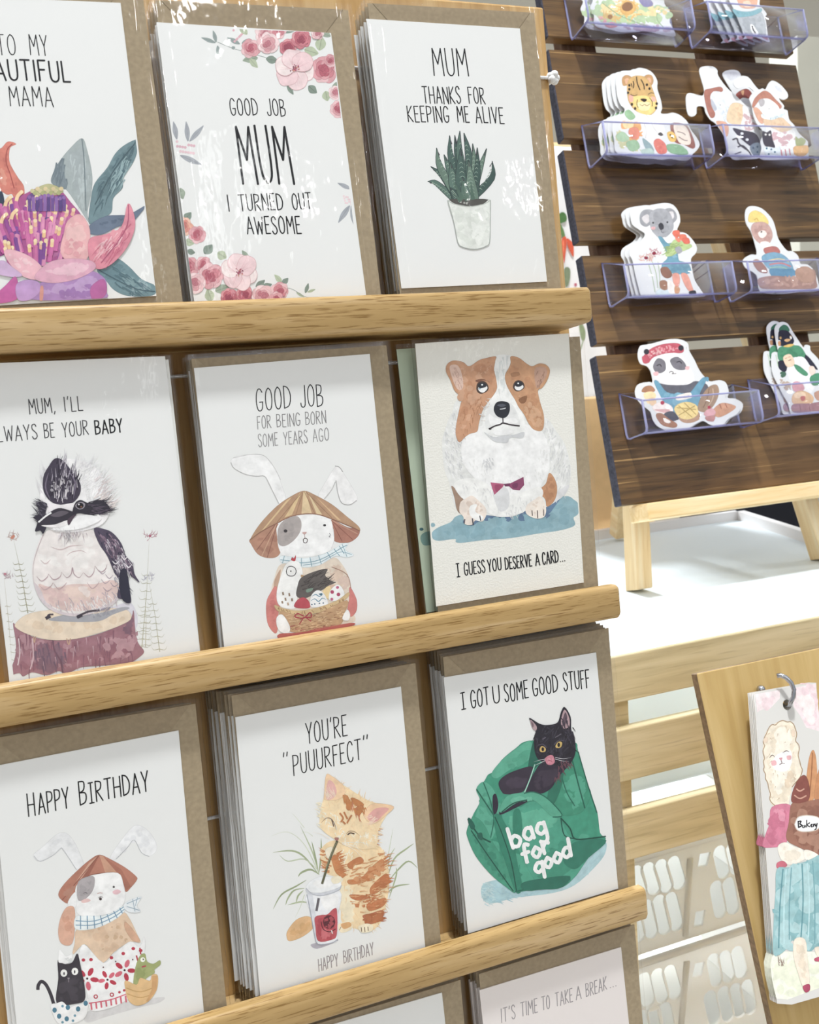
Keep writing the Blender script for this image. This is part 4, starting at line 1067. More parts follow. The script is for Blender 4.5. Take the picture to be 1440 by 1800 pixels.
def art_waratah(A, L):
    A.run('''
@ 0 0 .3556
f 9aa7a8 255,905 265,850 300,790 350,730 405,684 430,740 455,860 452,950 432,1050 440,1100 380,1010 320,930
g 74848c 255,905 265,850 310,780 318,850 330,930 300,930
b b9c3c2 24 34 320,780 405,700 440,880 400,1000
h 5f6f7a 26 60 100 14 8 270,820 320,770 330,900 290,900
h b9c6c6 30 70 95 12 8 340,780 400,710 440,880 400,1000
l 66757c 5 405,688 415,780 420,900 425,1040
f 63828a 470,905 530,830 570,760 620,715 682,690 680,740 660,800 610,880 605,930 560,980 550,1050 500,1080 440,1105 450,980
b 4b6972 30 30 480,900 600,740 670,720 600,880 500,1000
b 7f9aa0 24 26 540,880 660,720 640,820 560,950
h 3f5c68 40 70 115 12 9 480,960 600,760 670,720 610,870 500,1010
h 8fb0b4 26 60 115 12 7 560,880 650,730 660,790 580,960
l 405a64 5 680,694 600,790 540,880 470,1010
f 5f7088 445,1112 520,1070 590,1064 640,1060 718,1018 690,1060 650,1100 580,1122 500,1160 440,1152
b 44556e 14 20 460,1110 640,1070 560,1110
f 638690 480,1335 540,1300 580,1278 640,1320 700,1380 772,1415 765,1455 700,1466 620,1460 560,1430 520,1380
b 4a6c78 24 26 500,1340 590,1300 640,1360 560,1400
b 82a2a6 20 26 600,1340 760,1420 700,1450 620,1420
h 3f5f6c 30 70 35 12 8 490,1340 580,1320 720,1420 640,1450 540,1400
l 3f5b68 5 490,1335 580,1385 680,1430 765,1440
g 2f3a52 -20,925 12,950 20,1010 -20,1040
f d8715f -20,760 10,730 40,700 80,712 50,730 45,790 60,830 90,880 118,922 116,985 80,1005 60,960 30,960 -20,905
b c25a52 16 24 10,760 50,720 40,820 100,930 60,960
b e89a80 14 26 0,800 30,850 50,940 0,900
l a8443f 5 60,712 36,740 30,800 50,860 70,930
g b04a8c 120,960 180,930 240,912 300,940 350,1000 400,1060 430,1130 430,1200 400,1260 300,1290 180,1290 60,1230 10,1180 -20,1150 -20,1080 20,1020 60,980
g 8a2f78 -20,1140 40,1180 70,1230 20,1260 -20,1260
b c9559c 40 24 60,1080 300,1080 420,1180 300,1270 80,1230
b d87ab0 30 22 60,1080 300,1080 420,1180 300,1270 80,1230
g 6c4690 130,990 170,952 260,972 315,965 320,1010 280,1050 240,1085 180,1065
b 8c5aa8 20 18 140,980 300,980 280,1050 180,1060
f b1ad74 160,952 190,926 240,910 290,926 312,950 260,968 200,974
b cfc58e 16 15 180,940 290,940 240,960
b 8f9a5c 10 13 180,940 290,940 240,960
''')
    rd = random.Random(11)
    for i in range(96):
        x = rd.uniform(5, 350); y = 985 + 255 * (i / 96) + rd.uniform(-25, 25)
        if (x - 180) ** 2 / 190 ** 2 + (y - 1120) ** 2 / 165 ** 2 > 1: continue
        c = hexlin(rd.choice(('c44a92', 'd2609f', 'b23a86', 'dd7fae', '9a3f96', 'cf5aa0', '7f3f98')), INKK)
        k = (x - 190) / 190; l = rd.uniform(60, 100)
        p = spline([(x + k * 34, y - 8), (x + k * 30, y + 10), (x + k * 12, y + l * .5), (x - k * 6, y + l)], False)
        A.line(p, 20, c, 0, True); A.dot(p[0], 10, c)
        A.line([(a - 6, b) for a, b in p], 3, tuple(v * .62 for v in c[:3]) + (1,), 1)
        if rd.random() < .45:
            q = p[:6]; t = rd.choice(('e9b878', 'f0c890', 'e8a888', 'e0a070'))
            A.line(q, 17, hexlin(t, INKK), 0, True); A.dot(q[0], 10, hexlin('f2d4a0', INKK)); A.dot(q[-1], 8, hexlin(t, INKK))
    for (x, y, s2) in ((40, 975, 1), (95, 950, .8), (20, 1060, 1), (70, 1040, .9)):
        p = spline([(x + 12, y), (x - 8, y + 22), (x - 14, y + 60), (x, y + 100)], False)
        A.line(p, 18, hexlin('c95a9c', INKK), 0, True); A.line(p[:7], 18, hexlin('efc28e', INKK), 0, True); A.dot(p[0], 9, hexlin('f2d4a0', INKK))
    for i in range(12):
        A.dot((160 + i * 13, 945 + 12 * math.sin(i * 2.1)), 11, hexlin(('c9bd86', 'a5a868', 'd8c08a')[i % 3], INKK))
    for i in range(10):
        x = 145 + i * 19; p = [(x, 975 + 8 * math.sin(i)), (x + 2, 1010), (x + 1, 1040)]
        A.line(p, 17, hexlin(('6a4492', '8a5cab', '573a84')[i % 3], INKK), 0, True); A.dot(p[0], 9, hexlin('8a5cab', INKK))
    A.run('''
@ 0 0 .3556
f e6a3a6 300,1250 315,1160 335,1092 395,1060 440,1120 445,1200 430,1280 360,1310
b f0c4bf 20 30 330,1110 420,1110 420,1240 330,1260
b d9808e 12 24 330,1180 420,1200 400,1280 320,1270
f de7c90 440,1185 520,1160 600,1122 632,1008 662,1060 666,1130 630,1220 560,1300 490,1332 445,1295
b ea9aa4 24 30 480,1190 620,1110 640,1160 560,1270 480,1290
b c85f7c 16 24 460,1240 600,1160 640,1060 620,1220 520,1300
h c2506e 24 70 130 12 6 460,1230 600,1150 645,1060 640,1160 560,1270
h f2bcc4 20 60 130 12 6 480,1210 610,1140 600,1200 520,1270
l b04a6c 5 634,1015 630,1110 580,1200 500,1300
f e8a8b6 20,1248 60,1235 150,1270 212,1330 192,1382 120,1370 60,1320
b f2cfd2 14 24 40,1255 140,1280 190,1340 110,1350
f c9a3cf -20,1300 20,1290 60,1320 110,1362 60,1370 -20,1350
f a779ba 150,1480 200,1400 320,1362 440,1338 518,1378 526,1440 500,1478
b c4a0d0 24 30 220,1420 440,1360 510,1400 480,1460 240,1470
b 8a55a4 18 26 260,1440 480,1400 500,1470 240,1475
f dc9ab4 170,1375 240,1300 340,1280 450,1290 470,1330 380,1380 260,1400
b efc6d0 22 28 220,1340 340,1300 450,1310 360,1370
f c4509c -20,1460 30,1410 76,1368 92,1425 80,1482 -20,1500
f b98ac8 80,1410 130,1385 190,1395 200,1440 150,1482 90,1482
g d98a7c 200,1420 215,1420 212,1482 196,1482
f b8559a 450,1420 510,1380 528,1440 500,1478 455,1478
''')
    L.at(0, 0, .3556); c = '100f14'; u = (.13, 1)
    L.text(c, 4, 'TO', -8, 272, 80, 272, 100, u); L.text(c, 4, 'MY', 152, 272, 240, 278, 100, u)
    L.text('141318', 9, 'BEAUTIFUL', -135, 390, 348, 405, 100, u); L.text(c, 4, 'MAMA', 52, 522, 264, 526, 96, u)
def art_eggbunny(A, L):
    A.run('''
@ 0 1200 .3333
f e4e5e7 180,902 220,870 300,800 350,794 392,840 425,910 440,960 405,987 360,920 325,870 280,910 210,942 180,925
b d4d6da 16 30 220,880 340,810 400,900 330,850
l b0b2b6 4 325,872 360,920 402,985
l b9bbc0 4 180,915 212,942 280,910 325,870
f e6e7e9 580,922 640,830 700,760 740,754 790,790 825,850 822,890 785,916 745,895 710,830 670,872 612,932
b d3d5da 14 28 600,900 720,770 800,830 760,880
l b0b2b6 4 612,930 670,872 708,830 745,895 785,916
g cdcccd 470,1730 690,1682 860,1658 842,1686 740,1712 560,1762 470,1792 440,1770
f b26c56 525,908 580,930 660,975 716,1020 722,1040 690,1080 662,1102 640,1040 620,1005 560,1003 480,1015 420,1042 400,1100 366,1162 330,1150 308,1115 340,1060 420,980 480,930
p c48a6c 525,912 545,915 620,1003 555,1002 
p 9a5645 525,910 500,928 430,1035 470,1015
p a5604c 545,918 640,985 690,1075 665,1095 640,1040 620,1005
p c9937a 515,915 470,950 400,1050 430,1030
l 8a4a3c 4 420,1042 400,1100 366,1160
l 8a4a3c 4 520,912 405,1050 330,1145
l 8a4a3c 4 420,1042 480,1014 560,1002 620,1005 645,1045
b 93503f 12 20 330,1110 410,1060 370,1150
f f4f2f1 410,1060 500,1014 620,1003 650,1060 661,1130 640,1182 580,1216 500,1232 430,1230 400,1200 396,1130
f a39b9e 414,1048 490,1020 498,1065 480,1110 440,1146 410,1140
b 8d868a 10 18 420,1060 480,1040 470,1100 420,1130
l 6a6468 4 440,1110 452,1106 460,1112
o 3a3638 6 6 600,1077
g e6b4bc 595,1100 620,1090 638,1102 620,1116 600,1114
g e3b8b4 428,1150 460,1138 478,1150 440,1162
l b98a84 4 514,1112 528,1108 540,1110
o 4a3a3c 8 8 530,1140
l 5a4a4c 3 520,1134 530,1128 542,1132
f f2f0ef 360,1152 400,1103 402,1180 366,1187
f dca184 350,1186 390,1184 396,1260 386,1360 360,1386 320,1370 307,1312 320,1240
b cc8466 10 20 325,1240 385,1240 370,1350
f dfbc9a 405,1302 500,1290 640,1215 680,1240 720,1320 740,1370 690,1366 610,1412 545,1476 500,1440 445,1378 385,1432 395,1370
b d2a680 16 24 420,1310 640,1240 680,1350 560,1440
b b98a5c 10 12 440,1320 660,1250 690,1340 560,1420
f cf9a78 660,1260 700,1300 738,1362 700,1360 660,1300
f e4ecf0 398,1235 440,1230 560,1225 640,1182 662,1165 655,1206 600,1252 500,1296 400,1300
l 6f97b4 5 400,1255 500,1256 600,1215 655,1180
l 6f97b4 5 400,1278 500,1276 600,1235 655,1195
l 5f87a8 5 425,1230 425,1298
l 5f87a8 5 460,1230 462,1298
l 5f87a8 5 495,1230 500,1294
l 5f87a8 5 530,1228 540,1280
l 5f87a8 5 565,1222 580,1262
l 5f87a8 5 600,1205 618,1240
l 5f87a8 5 632,1188 645,1215
f e2e8ec 655,1166 700,1140 748,1128 722,1174 742,1206 690,1212 658,1192
l 8aa2b4 4 670,1165 740,1135
l 8aa2b4 4 670,1180 735,1200
l 8aa2b4 4 700,1142 712,1205
l 8aa2b4 4 725,1132 715,1175
f f4f1ef 415,1440 445,1379 545,1477 618,1414 688,1364 735,1392 760,1340 766,1400 745,1480 710,1560 690,1640 670,1672 580,1716 480,1728 462,1650 430,1500
''')
    red = hexlin('c02a40', INKK); rd2 = hexlin('d8566a', INKK)
    for (x, y, r, a0) in ((460, 1560, 66, .2), (567, 1566, 54, .5), (657, 1516, 62, .1)):
        for i in range(5):
            a = a0 + 6.2832 * i / 5 - 1.3; cx, cy = x + r * .6 * math.cos(a), y + r * .6 * math.sin(a)
            q = [(cx + r * .36 * math.cos(t) * math.cos(a) - r * .2 * math.sin(t) * math.sin(a), cy + r * .36 * math.cos(t) * math.sin(a) + r * .2 * math.sin(t) * math.cos(a)) for t in [6.2832 * j / 10 for j in range(10)]]
            A.poly(q, red if (i + int(x)) % 3 else rd2)
        A.dot((x, y), 6, hexlin('3a2028', INKK))
    for x in range(480, 690, 26):
        A.line([(x, 1690 - (x - 480) * .22), (x + 4, 1725 - (x - 480) * .22)], 9, rd2)
    A.run('''
@ 0 1200 .3333
l d8566a 6 470,1690 580,1672 670,1640
o c02a40 12 12 505,1655 590,1645
o f4f1ef 6 6 505,1655 590,1645
o c02a40 10 9 440,1462 480,1460 588,1450 650,1428 703,1402 742,1412
o c02a40 7 7 630,1632 655,1622
o 5a3038 4 4 545,1500 610,1470 700,1460
l c02a40 8 720,1440 728,1470
l c02a40 8 738,1400 742,1430
l 35303a 18 285,1700 266,1640 242,1592 218,1576 202,1596 200,1615
f 35303a 305,1464 335,1482 380,1476 408,1428 426,1500 446,1600 446,1672 400,1692 300,1692 308,1560
b 4a444e 20 26 320,1560 430,1560 430,1670 320,1680
o f0efe8 18 20 337,1531 395,1522
o 35303a 4 9 338,1533 394,1524
g 8a8088 355,1556 368,1556 362,1564
l 8a8088 3 362,1564 362,1578
f f2f1ee 308,1470 312,1412 322,1412 350,1442 378,1430 378,1460 350,1482 330,1478
b b0b4b4 8 9 340,1450 380,1450 370,1480
f f2f4f2 268,1700 300,1690 330,1682 365,1712 400,1698 440,1690 466,1662 466,1702 450,1762 400,1792 320,1802 285,1762
o 3d7590 12 14 288,1726 358,1712 412,1720 452,1690 352,1772 312,1758
o 5a90a8 7 7 330,1705 330,1790 395,1755 385,1782
f 98a25c 704,1592 715,1500 738,1440 765,1430 776,1470 810,1482 842,1464 846,1486 815,1512 815,1530 780,1552 740,1586
b 7f8c48 14 18 720,1500 780,1490 760,1560 720,1570
o f0ede0 13 13 753,1460
o 2e2e28 4 4 756,1458
l c0404a 8 750,1498 768,1494
f dfb070 662,1570 720,1592 740,1556 790,1572 802,1540 832,1545 826,1620 780,1682 720,1702 676,1672 660,1610
l c4904e 5 668,1610 740,1630 826,1600
l c4904e 5 672,1640 740,1660 810,1640
p cf9558 802,1545 832,1545 826,1620 780,1682 770,1680 800,1620
''')
    L.at(0, 1200, .3333); c = '100f14'; u = (.09, 1)
    L.text(c, 5.5, 'H', 152, 706, 186, 700, 118, u); L.text(c, 5.5, 'APPY', 206, 696, 366, 660, 108, u)
    L.text(c, 5.5, 'B', 424, 648, 458, 638, 122, u); L.text(c, 5.5, '|RTHDAY', 474, 634, 786, 570, 106, u)
def art_break(A, L):
    L.at(730, 1080, .4); c = '8f888c'; u = (.05, 1)
    L.text(c, 3, "IT'S", 380, 1794, 440, 1776, 60, u); L.text(c, 3, 'TIME', 466, 1768, 538, 1747, 60, u); L.text(c, 3, 'TO', 558, 1741, 592, 1731, 58, u)
    L.text(c, 3, 'TAKE', 618, 1724, 692, 1700, 58, u); L.text(c, 3, 'A', 708, 1694, 730, 1688, 56, u); L.text(c, 3, 'BREAK', 752, 1680, 842, 1648, 56, u)
    for x, y in ((858, 1640), (870, 1636), (882, 1632)): L.dot((x, y), 2.4, hexlin(c, INKK))
def art_kitten(A, L):
    A.run('''
@ 330 1140 .3665
u 9aa77c 9 630,1085 560,1000 500,970 410,978
u a9b58e 6 630,1085 600,980 540,850
t c3cbb0 5 630,1080 560,940 480,880 400,900
u b5bfa0 6 620,1060 560,1010 480,1020 440,990
u 8f9d72 10 632,1085 590,1060 545,1075 530,1095
u 8f9d72 8 570,1110 520,1140 450,1180 410,1250
u 9aa77c 8 560,1150 510,1160 480,1200 470,1230
u 9aa77c 8 555,1160 530,1185 520,1220
u a3af88 8 580,1220 540,1215 480,1230
u 8f9d72 9 628,1080 640,1000 640,910
u 8f9d72 8 625,1060 610,990 595,925
t c3cbb0 4 560,1180 540,1240 515,1290
t cfd5c0 4 560,860 520,810 500,790
t cfd5c0 4 600,900 570,880 540,890
u 9aa77c 8 955,1110 990,1010 1050,960 1085,935
u 9aa77c 8 960,1120 1010,1060 1060,1020 1105,1055
u 8f9d72 8 960,1170 1000,1140 1065,1130
u a9b58e 6 955,1080 970,1000 995,955
t b9c2a2 4 960,1000 975,920 985,860
u 9aa77c 7 965,1200 1000,1090 1000,1050
f dba76c 480,1352 520,1302 570,1284 602,1300 602,1340 550,1382 490,1403 475,1382
b cb9050 14 20 490,1350 580,1300 580,1350 510,1380
g a8a2ae 590,1420 640,1408 720,1396 700,1412 620,1440
g f0d09c 640,960 700,920 800,945 900,938 942,980 966,1080 962,1180 942,1260 922,1320 872,1357 800,1342 740,1312 735,1250 730,1150 715,1100 665,1078 640,1020
b f8ebd2 30 36 720,1150 800,1150 800,1320 740,1300
b ecc893 40 30 760,960 930,970 950,1200 900,1330 820,1200
h e8bf86 60 30 90 40 5 640,960 930,950 960,1200 880,1350 760,1320 740,1100
h d9a468 30 26 30 50 4 930,980 965,1100 940,1280 900,1340 920,1150
h fbf1dc 30 26 100 40 5 660,960 800,960 780,1060 680,1050
f c9783f 690,1000 715,990 730,1030 750,1060 740,1090 715,1080 700,1050
f c06c38 770,1030 820,1000 842,1010 838,1030 800,1040 790,1058 770,1050
f c9783f 720,1075 760,1080 740,1100
f c87640 770,1110 830,1100 880,1050 930,1010 942,1035 900,1080 840,1120 800,1130 772,1128
f c4703c 875,1150 910,1110 950,1080 966,1095 958,1130 910,1170 880,1178
f c0683a 780,1180 860,1185 874,1195 830,1208 790,1200
f c56f3c 860,1230 900,1210 945,1195 952,1215 930,1240 880,1258 862,1250
f b9603a 840,1280 880,1270 935,1255 935,1290 900,1315 855,1322 848,1300
p c4703c 800,1225 825,1222 820,1242 805,1240
p c4703c 838,1230 850,1228 852,1240 840,1242
h c46c34 26 34 -24 16 9 690,1000 720,990 750,1080 720,1090
h c46c34 40 34 -18 14 9 770,1115 830,1095 930,1010 945,1040 850,1120
h d08a50 30 40 -18 16 7 760,1040 940,980 950,1060 800,1110
h bb6230 40 30 -16 14 9 875,1155 945,1085 962,1125 890,1175
h bb6230 36 30 -8 14 8 780,1185 900,1180 945,1205 870,1250
h b05428 40 30 -6 14 9 842,1290 935,1262 935,1295 860,1322
h d99a60 36 34 -14 18 6 780,1130 950,1120 940,1260 800,1290
h c9783f 26 30 200 20 7 650,980 690,970 700,1060 660,1070
h d58a4a 22 26 80 20 6 645,780 690,740 700,800 660,860
h cf7f42 24 26 60 24 7 830,790 900,850 880,900 820,860
h cf7f42 20 26 20 20 7 890,860 915,870 900,940 870,930
b a8522c 16 16 850,1270 930,1270 920,1310 860,1315
b dd9a60 20 14 780,1110 930,1020 940,1090 840,1120
g f4e2c2 690,1110 725,1100 745,1105 735,1125 710,1135 692,1128
g f1dcb6 720,1325 760,1310 790,1325 780,1350 735,1362
g d99a5a 735,1322 775,1312 785,1330 750,1345
g f3e0bc 820,1330 860,1318 890,1330 880,1355 840,1362 822,1350
l 7a6250 4 832,1338 834,1356
l 7a6250 4 848,1336 850,1358
l 7a6250 4 864,1334 866,1352
l 7a6250 3 735,1335 728,1350
g f1d2a0 640,760 632,830 645,870 690,905 715,920 760,945 840,962 905,945 915,870 960,790 985,757 900,740 850,720 790,682 740,650 690,612 665,606 655,700
h edc48c 80 30 60 60 4 650,700 800,700 920,760 900,920 760,930 650,860
h fdf2de 60 28 70 60 5 640,780 720,800 760,880 900,880 850,950 720,910
h e9bf88 30 30 300 50 4 680,620 800,690 900,740 860,760 740,700
h f7e3c0 24 26 200 30 5 630,740 650,740 650,860 632,850
h f0d2a0 24 26 20 40 5 890,850 920,850 910,940 880,950
f f0c596 664,606 692,612 742,652 755,690 730,720 690,728 656,722 655,690
g e3a49c 672,635 700,645 714,690 692,720 664,718
h f6dcc0 14 50 250 20 4 670,690 710,700 700,722 660,722
f edbf90 988,757 900,742 862,760 842,790 860,825 900,838 950,800
g e0988f 965,766 905,765 865,800 868,822 900,832 935,800
h f3d6bc 12 44 150 25 4 880,800 920,790 910,830 870,830
h b9622e 16 40 70 15 8 750,700 800,720 840,760 820,800 790,760
f c47a42 752,700 772,715 768,740 752,735
f c07038 790,715 825,730 845,750 820,760 795,740
f c07038 765,740 785,740 775,775 760,765
f b9683a 800,770 835,750 838,780 815,800
l bb6c38 8 730,790 745,812 735,830
l bb6c38 8 750,785 765,815
l bb6c38 8 785,800 770,825 765,835
l bb6c38 8 745,830 755,840
h c67636 44 26 75 18 7 745,700 850,750 820,780 770,760
l 5a4038 5 690,820 697,840 700,852
u 8a6a50 4 640,835 665,812 690,818 706,845 712,870
l 4a3830 6 768,892 780,884 798,888
u 9a7858 4 760,890 775,876 800,878 825,898
f a8685c 704,908 724,908 716,924
l 6a4a44 4 714,922 714,935
t f8f2e6 3 740,930 800,950 860,990
t f8f2e6 3 740,935 800,965 850,1020
t f8f2e6 3 760,930 830,930 890,950
t e3d2bc 3 680,910 640,890 600,880
f e9dcc0 660,965 690,950 700,975 690,1000 670,1005
f e6e8ec 572,1178 728,1158 722,1280 718,1395 690,1411 625,1417 608,1372 590,1270
g d3d6de 572,1178 600,1185 625,1400 608,1372
g f3f4f6 640,1190 720,1180 712,1240 660,1250
f c44650 610,1290 640,1278 670,1275 700,1248 716,1258 715,1370 690,1396 626,1402 613,1335
b a82f3e 16 22 620,1300 700,1280 700,1390 630,1395
b dc7078 12 18 640,1340 690,1350 680,1390 640,1395
o 5c1f2c 30 34 678,1311
b 8a3540 14 9 655,1285 700,1290 700,1340 660,1340
l 5c1f2c 4 640,1310 650,1345 680,1358 708,1345
l f2e6e6 5 690,1352 694,1366
l 59545c 12 628,1200 618,1255
g c8cbd4 566,1150 600,1110 650,1094 720,1104 737,1130 722,1158 650,1182 582,1178
f e9ebef 568,1140 600,1108 650,1092 720,1102 736,1128 720,1148 640,1170 580,1165
g f6f7f8 600,1125 650,1105 710,1115 700,1135 640,1150
l a9adb8 4 568,1150 600,1178 650,1184 722,1160 737,1135
l 9a9eac 4 572,1180 590,1270 608,1372 625,1417 690,1411 718,1395
g f4e2c2 690,1098 722,1090 740,1100 730,1120 705,1128 690,1118
l 55543a 11 716,925 690,985 665,1060 645,1125
l 7d7c5a 4 712,930 688,985 662,1060
''')
    L.at(330, 1140, .3665); c = '100f14'; u = (.07, 1)
    L.text(c, 4, "YOU'RE", 572, 458, 766, 418, 98, u); L.text(c, 4, 'PUUURFECT', 510, 607, 834, 530, 96, u)
    L.text(c, 4, '"', 462, 610, 488, 604, 104, u); L.text(c, 4, '"', 846, 524, 872, 518, 104, u)
    L.text('8c8286', 3.2, 'HAPPY', 630, 1548, 722, 1520, 58, u); L.text('8c8286', 3.2, 'BIRTHDAY', 750, 1510, 892, 1466, 58, u)
def art_bagcat(A, L):
    A.run('''
@ 730 1080 .4
g 9cc6cf 290,1205 320,1175 440,1160 600,1180 700,1140 770,1060 835,1000 835,1050 790,1110 700,1190 600,1225 440,1245 340,1270 300,1255
h 8fbccb 50 30 10 30 7 300,1200 450,1200 600,1220 440,1245 330,1265
h b9d6da 40 26 10 40 6 285,1195 330,1180 340,1265 300,1270
h a6ccd4 30 26 140 30 6 700,1150 830,1010 830,1060 740,1160
f 2a9070 502,555 440,590 380,640 345,690 320,705 302,735 268,768 285,820 255,880 228,945 230,980 265,1060 330,1140 400,1198 442,1220 520,1208 570,1206 640,1200 690,1165 760,1070 836,992 812,960 800,870 772,790 755,740 716,602 690,560
b 1f7a60 60 44 300,850 420,800 640,900 780,1000 620,1190 430,1200 260,1030
b 45a888 50 40 300,850 420,800 640,900 780,1000 620,1190 430,1200 260,1030
b 5cb896 24 30 400,880 560,820 620,900 480,960
f 45a585 502,556 440,592 380,642 335,700 360,720 420,680 500,640 520,600
b 2f8c6e 16 26 400,650 500,590 500,640 420,690
f 2a8a6a 690,560 716,602 756,742 772,792 740,860 700,880 640,880 600,820 590,760 620,700 660,680
b 4bb090 26 24 640,720 730,700 750,800 680,860
l 135a48 6 690,640 715,740 745,850
l 176450 5 640,700 665,780 700,840
l 135a48 5 716,604 756,742 798,870
f 1c6c55 590,760 620,700 650,690 640,760 610,830 580,830
f 42a283 268,768 302,735 345,770 372,850 380,880 350,960 330,990 300,970 262,900 285,820
b 2a8368 16 26 280,790 340,790 350,920 290,910
l 135a48 6 270,770 310,830 350,890
l 176450 5 300,740 330,820 345,900 330,985
f 2f8f70 228,945 255,890 300,920 340,1000 400,1100 440,1218 400,1198 330,1140 265,1060 230,980
b 1b6d56 20 28 240,960 330,1010 420,1180 330,1120
l 0f4c3e 7 232,900 250,930 285,975 330,1000
l 0f4c3e 5 246,950 320,1060 430,1215
f 14594a 232,895 245,900 262,930 250,945 236,925
f 15594a 272,965 292,960 295,990 278,985
g 2a2236 340,800 355,790 365,840 350,885 342,860
f 1f7c61 345,880 400,900 430,1000 450,1100 470,1200 442,1220 400,1100 360,980
l 0f4c3e 5 350,890 380,960 420,1080 445,1215
f 35997b 380,880 440,860 520,820 600,870 640,900 690,980 836,992 760,1070 690,1165 600,1200 520,1160 430,980
b 56b894 34 36 400,890 560,850 640,920 540,960 430,950
b 1f7a5f 40 36 620,990 800,1000 700,1120 600,1180 520,1130
g 1e735c 700,1000 840,992 760,1070 700,1120 650,1080
l 0f4c3e 6 640,895 680,940 700,985 760,985 836,975
l 0f4c3e 5 640,900 655,970 700,985
l 176450 6 440,1218 560,1190 680,1165
f 1a6a56 470,1180 560,1160 680,1150 640,1200 560,1208 480,1212
f 15604e 520,556 545,540 560,600 540,660 500,690 500,640
g 2b2438 375,880 440,850 500,818 498,806 430,830 375,858
f 332a3c 366,742 385,715 430,690 505,668 520,690 495,740 470,780 400,790 378,775
b 463a4e 14 24 390,730 490,690 480,760 400,770
f 2d2538 520,700 560,650 640,650 690,640 650,690 622,720 600,760 560,785 500,792 478,784
b 423748 16 26 540,690 640,670 590,760 520,770
l 8fd0b8 5 525,660 505,720 480,782
f 41a080 372,850 400,800 450,785 520,782 580,810 640,870 630,895 590,880 540,830 500,812 440,830 380,870
b 62bc9c 14 20 400,815 500,795 600,860 540,820 420,830
l 0f4c3e 5 380,868 430,830 490,815
l 15604e 5 478,786 520,780 580,808 645,880 605,890
g 1f7c61 430,870 460,860 470,960 440,1040 430,980
f 23202e 500,455 545,480 580,486 625,475 640,430 656,407 682,450 685,505 700,545 704,600 690,640 650,665 600,662 545,640 525,600 522,540 528,510
h 3a3546 70 34 100 60 5 530,500 690,490 700,600 640,660 540,630
h 15131e 40 30 90 60 5 530,500 690,490 700,600 640,660 540,630
f a98a90 505,462 532,490 530,510 515,500
g 6f5460 508,468 520,482 516,496
f b08c94 655,418 676,455 676,492 650,500 640,470
g 5a4654 658,430 668,455 655,492 645,475
h 2b2636 10 40 75 10 5 640,450 672,460 670,495 645,495
f c9a24e 546,592 556,578 572,588 570,602 552,604
o 1a1520 6 9 560,592
f cda850 616,578 628,560 644,562 640,582 622,586
o 1a1520 6 10 630,573
l 4a4456 4 540,574 560,570 576,584
l 4a4456 4 610,572 628,554 650,554
l 5a5464 4 560,548 572,540
l 5a5464 4 615,540 640,525
f c97084 570,632 590,618 606,622 612,648 598,660 580,658 572,645
b e09aa6 6 8 575,630 605,630 600,655 580,652
l a84a62 4 584,640 600,645
t d8d4dc 2.5 570,635 545,640 520,648
t d8d4dc 2.5 570,642 540,656 520,665
t d8d4dc 2.5 615,628 650,634 685,628
t d8d4dc 2.5 615,635 650,644 675,645
h 241f2c 30 26 80 30 6 640,640 690,640 650,700 610,720
''')
    w = 17
    def word(txt, pos, h, up):
        for ch, (x, y, ux, uy) in zip(txt, pos):
            A.text('f0f2ee', w, ch, x, y, x + ux, y + uy, h, up)
    word('bag', [(428, 1026, 40, -14), (484, 996, 38, -14), (540, 972, 36, -14)], 84, (.28, 1))
    word('for', [(478, 1094, 32, -12), (520, 1074, 34, -14), (566, 1052, 26, -10)], 76, (.22, 1))
    word('qood', [(530, 1142, 34, -14), (572, 1120, 32, -14), (612, 1098, 32, -14), (652, 1074, 32, -14)], 74, (.18, 1))
    L.at(730, 1080, .4); c = '100f14'; u = (.085, 1)
    L.text(c, 4, '|', 205, 419, 222, 415, 72, u); L.text(c, 4, 'GOT', 248, 414, 326, 396, 76, u); L.text(c, 4, 'U', 346, 393, 372, 387, 74, u); L.text(c, 4, 'SOME', 396, 386, 498, 366, 76, u)
    L.text(c, 4, 'GOOD', 520, 361, 628, 338, 76, u); L.text(c, 4, 'STUFF', 655, 335, 768, 320, 78, u)

def LT(s): return s
def art_none(A, L): pass
g1, g2, g3, g4 = 'cards on the top rail', 'cards on the second rail', 'cards on the third rail', 'cards on the lowest rail in view'
card('greeting card to a mama with a large pink waratah flower', g1, [(-98, -8), (212, 5), (275, 520), (-50, 540)], 0, art_waratah, seed=1, stack=1, top=.016, right=.0125, wr=.0010,
     backlabel='behind the pink waratah flower card')
card('GOOD JOB MUM greeting card with pink roses in two corners', g1, [(275, 39), (582, 58), (644, 521), (342, 534)], 0, art_roses, seed=2, stack=7, step=.0003, right=.0105, wr=.0010, top=.0125,
     backlabel='behind the pink rose corner card')
card('MUM THANKS greeting card with a spiky succulent in a pale pot', g1, [(644, 33), (914, 50), (962, 495), (706, 507)], 0, art_succulent, seed=3, stack=6, step=.0001, wr=.0010, top=.0095,
     backlabel='behind the potted succulent card')
card('greeting card with a fluffy kookaburra sitting on a tree stump', g2, [(-44, 640), (290, 626), (353, 1160), (18, 1213)], 1, art_kooka, env=M_WENV, seed=4, stack=2, step=.0004, right=.001, left=.001, top=.001,
     backlabel='behind the kookaburra card')
card('GOOD JOB greeting card with a straw hatted rabbit holding an egg basket', g2, [(341, 647), (650, 622), (699, 1098), (395, 1145)], 1, art_basketbunny, seed=5, stack=4, step=.0004, right=.0115, top=.0108,
     backlabel='behind the rabbit and egg basket card')
card('cream greeting card with a corgi in a red bow tie', g2, [(730, 604), (1000, 586), (1026.5, 1024), (767, 1066)], 1, art_corgi, stock=M_CREAM, seed=6, right=.0095, top=.0045)
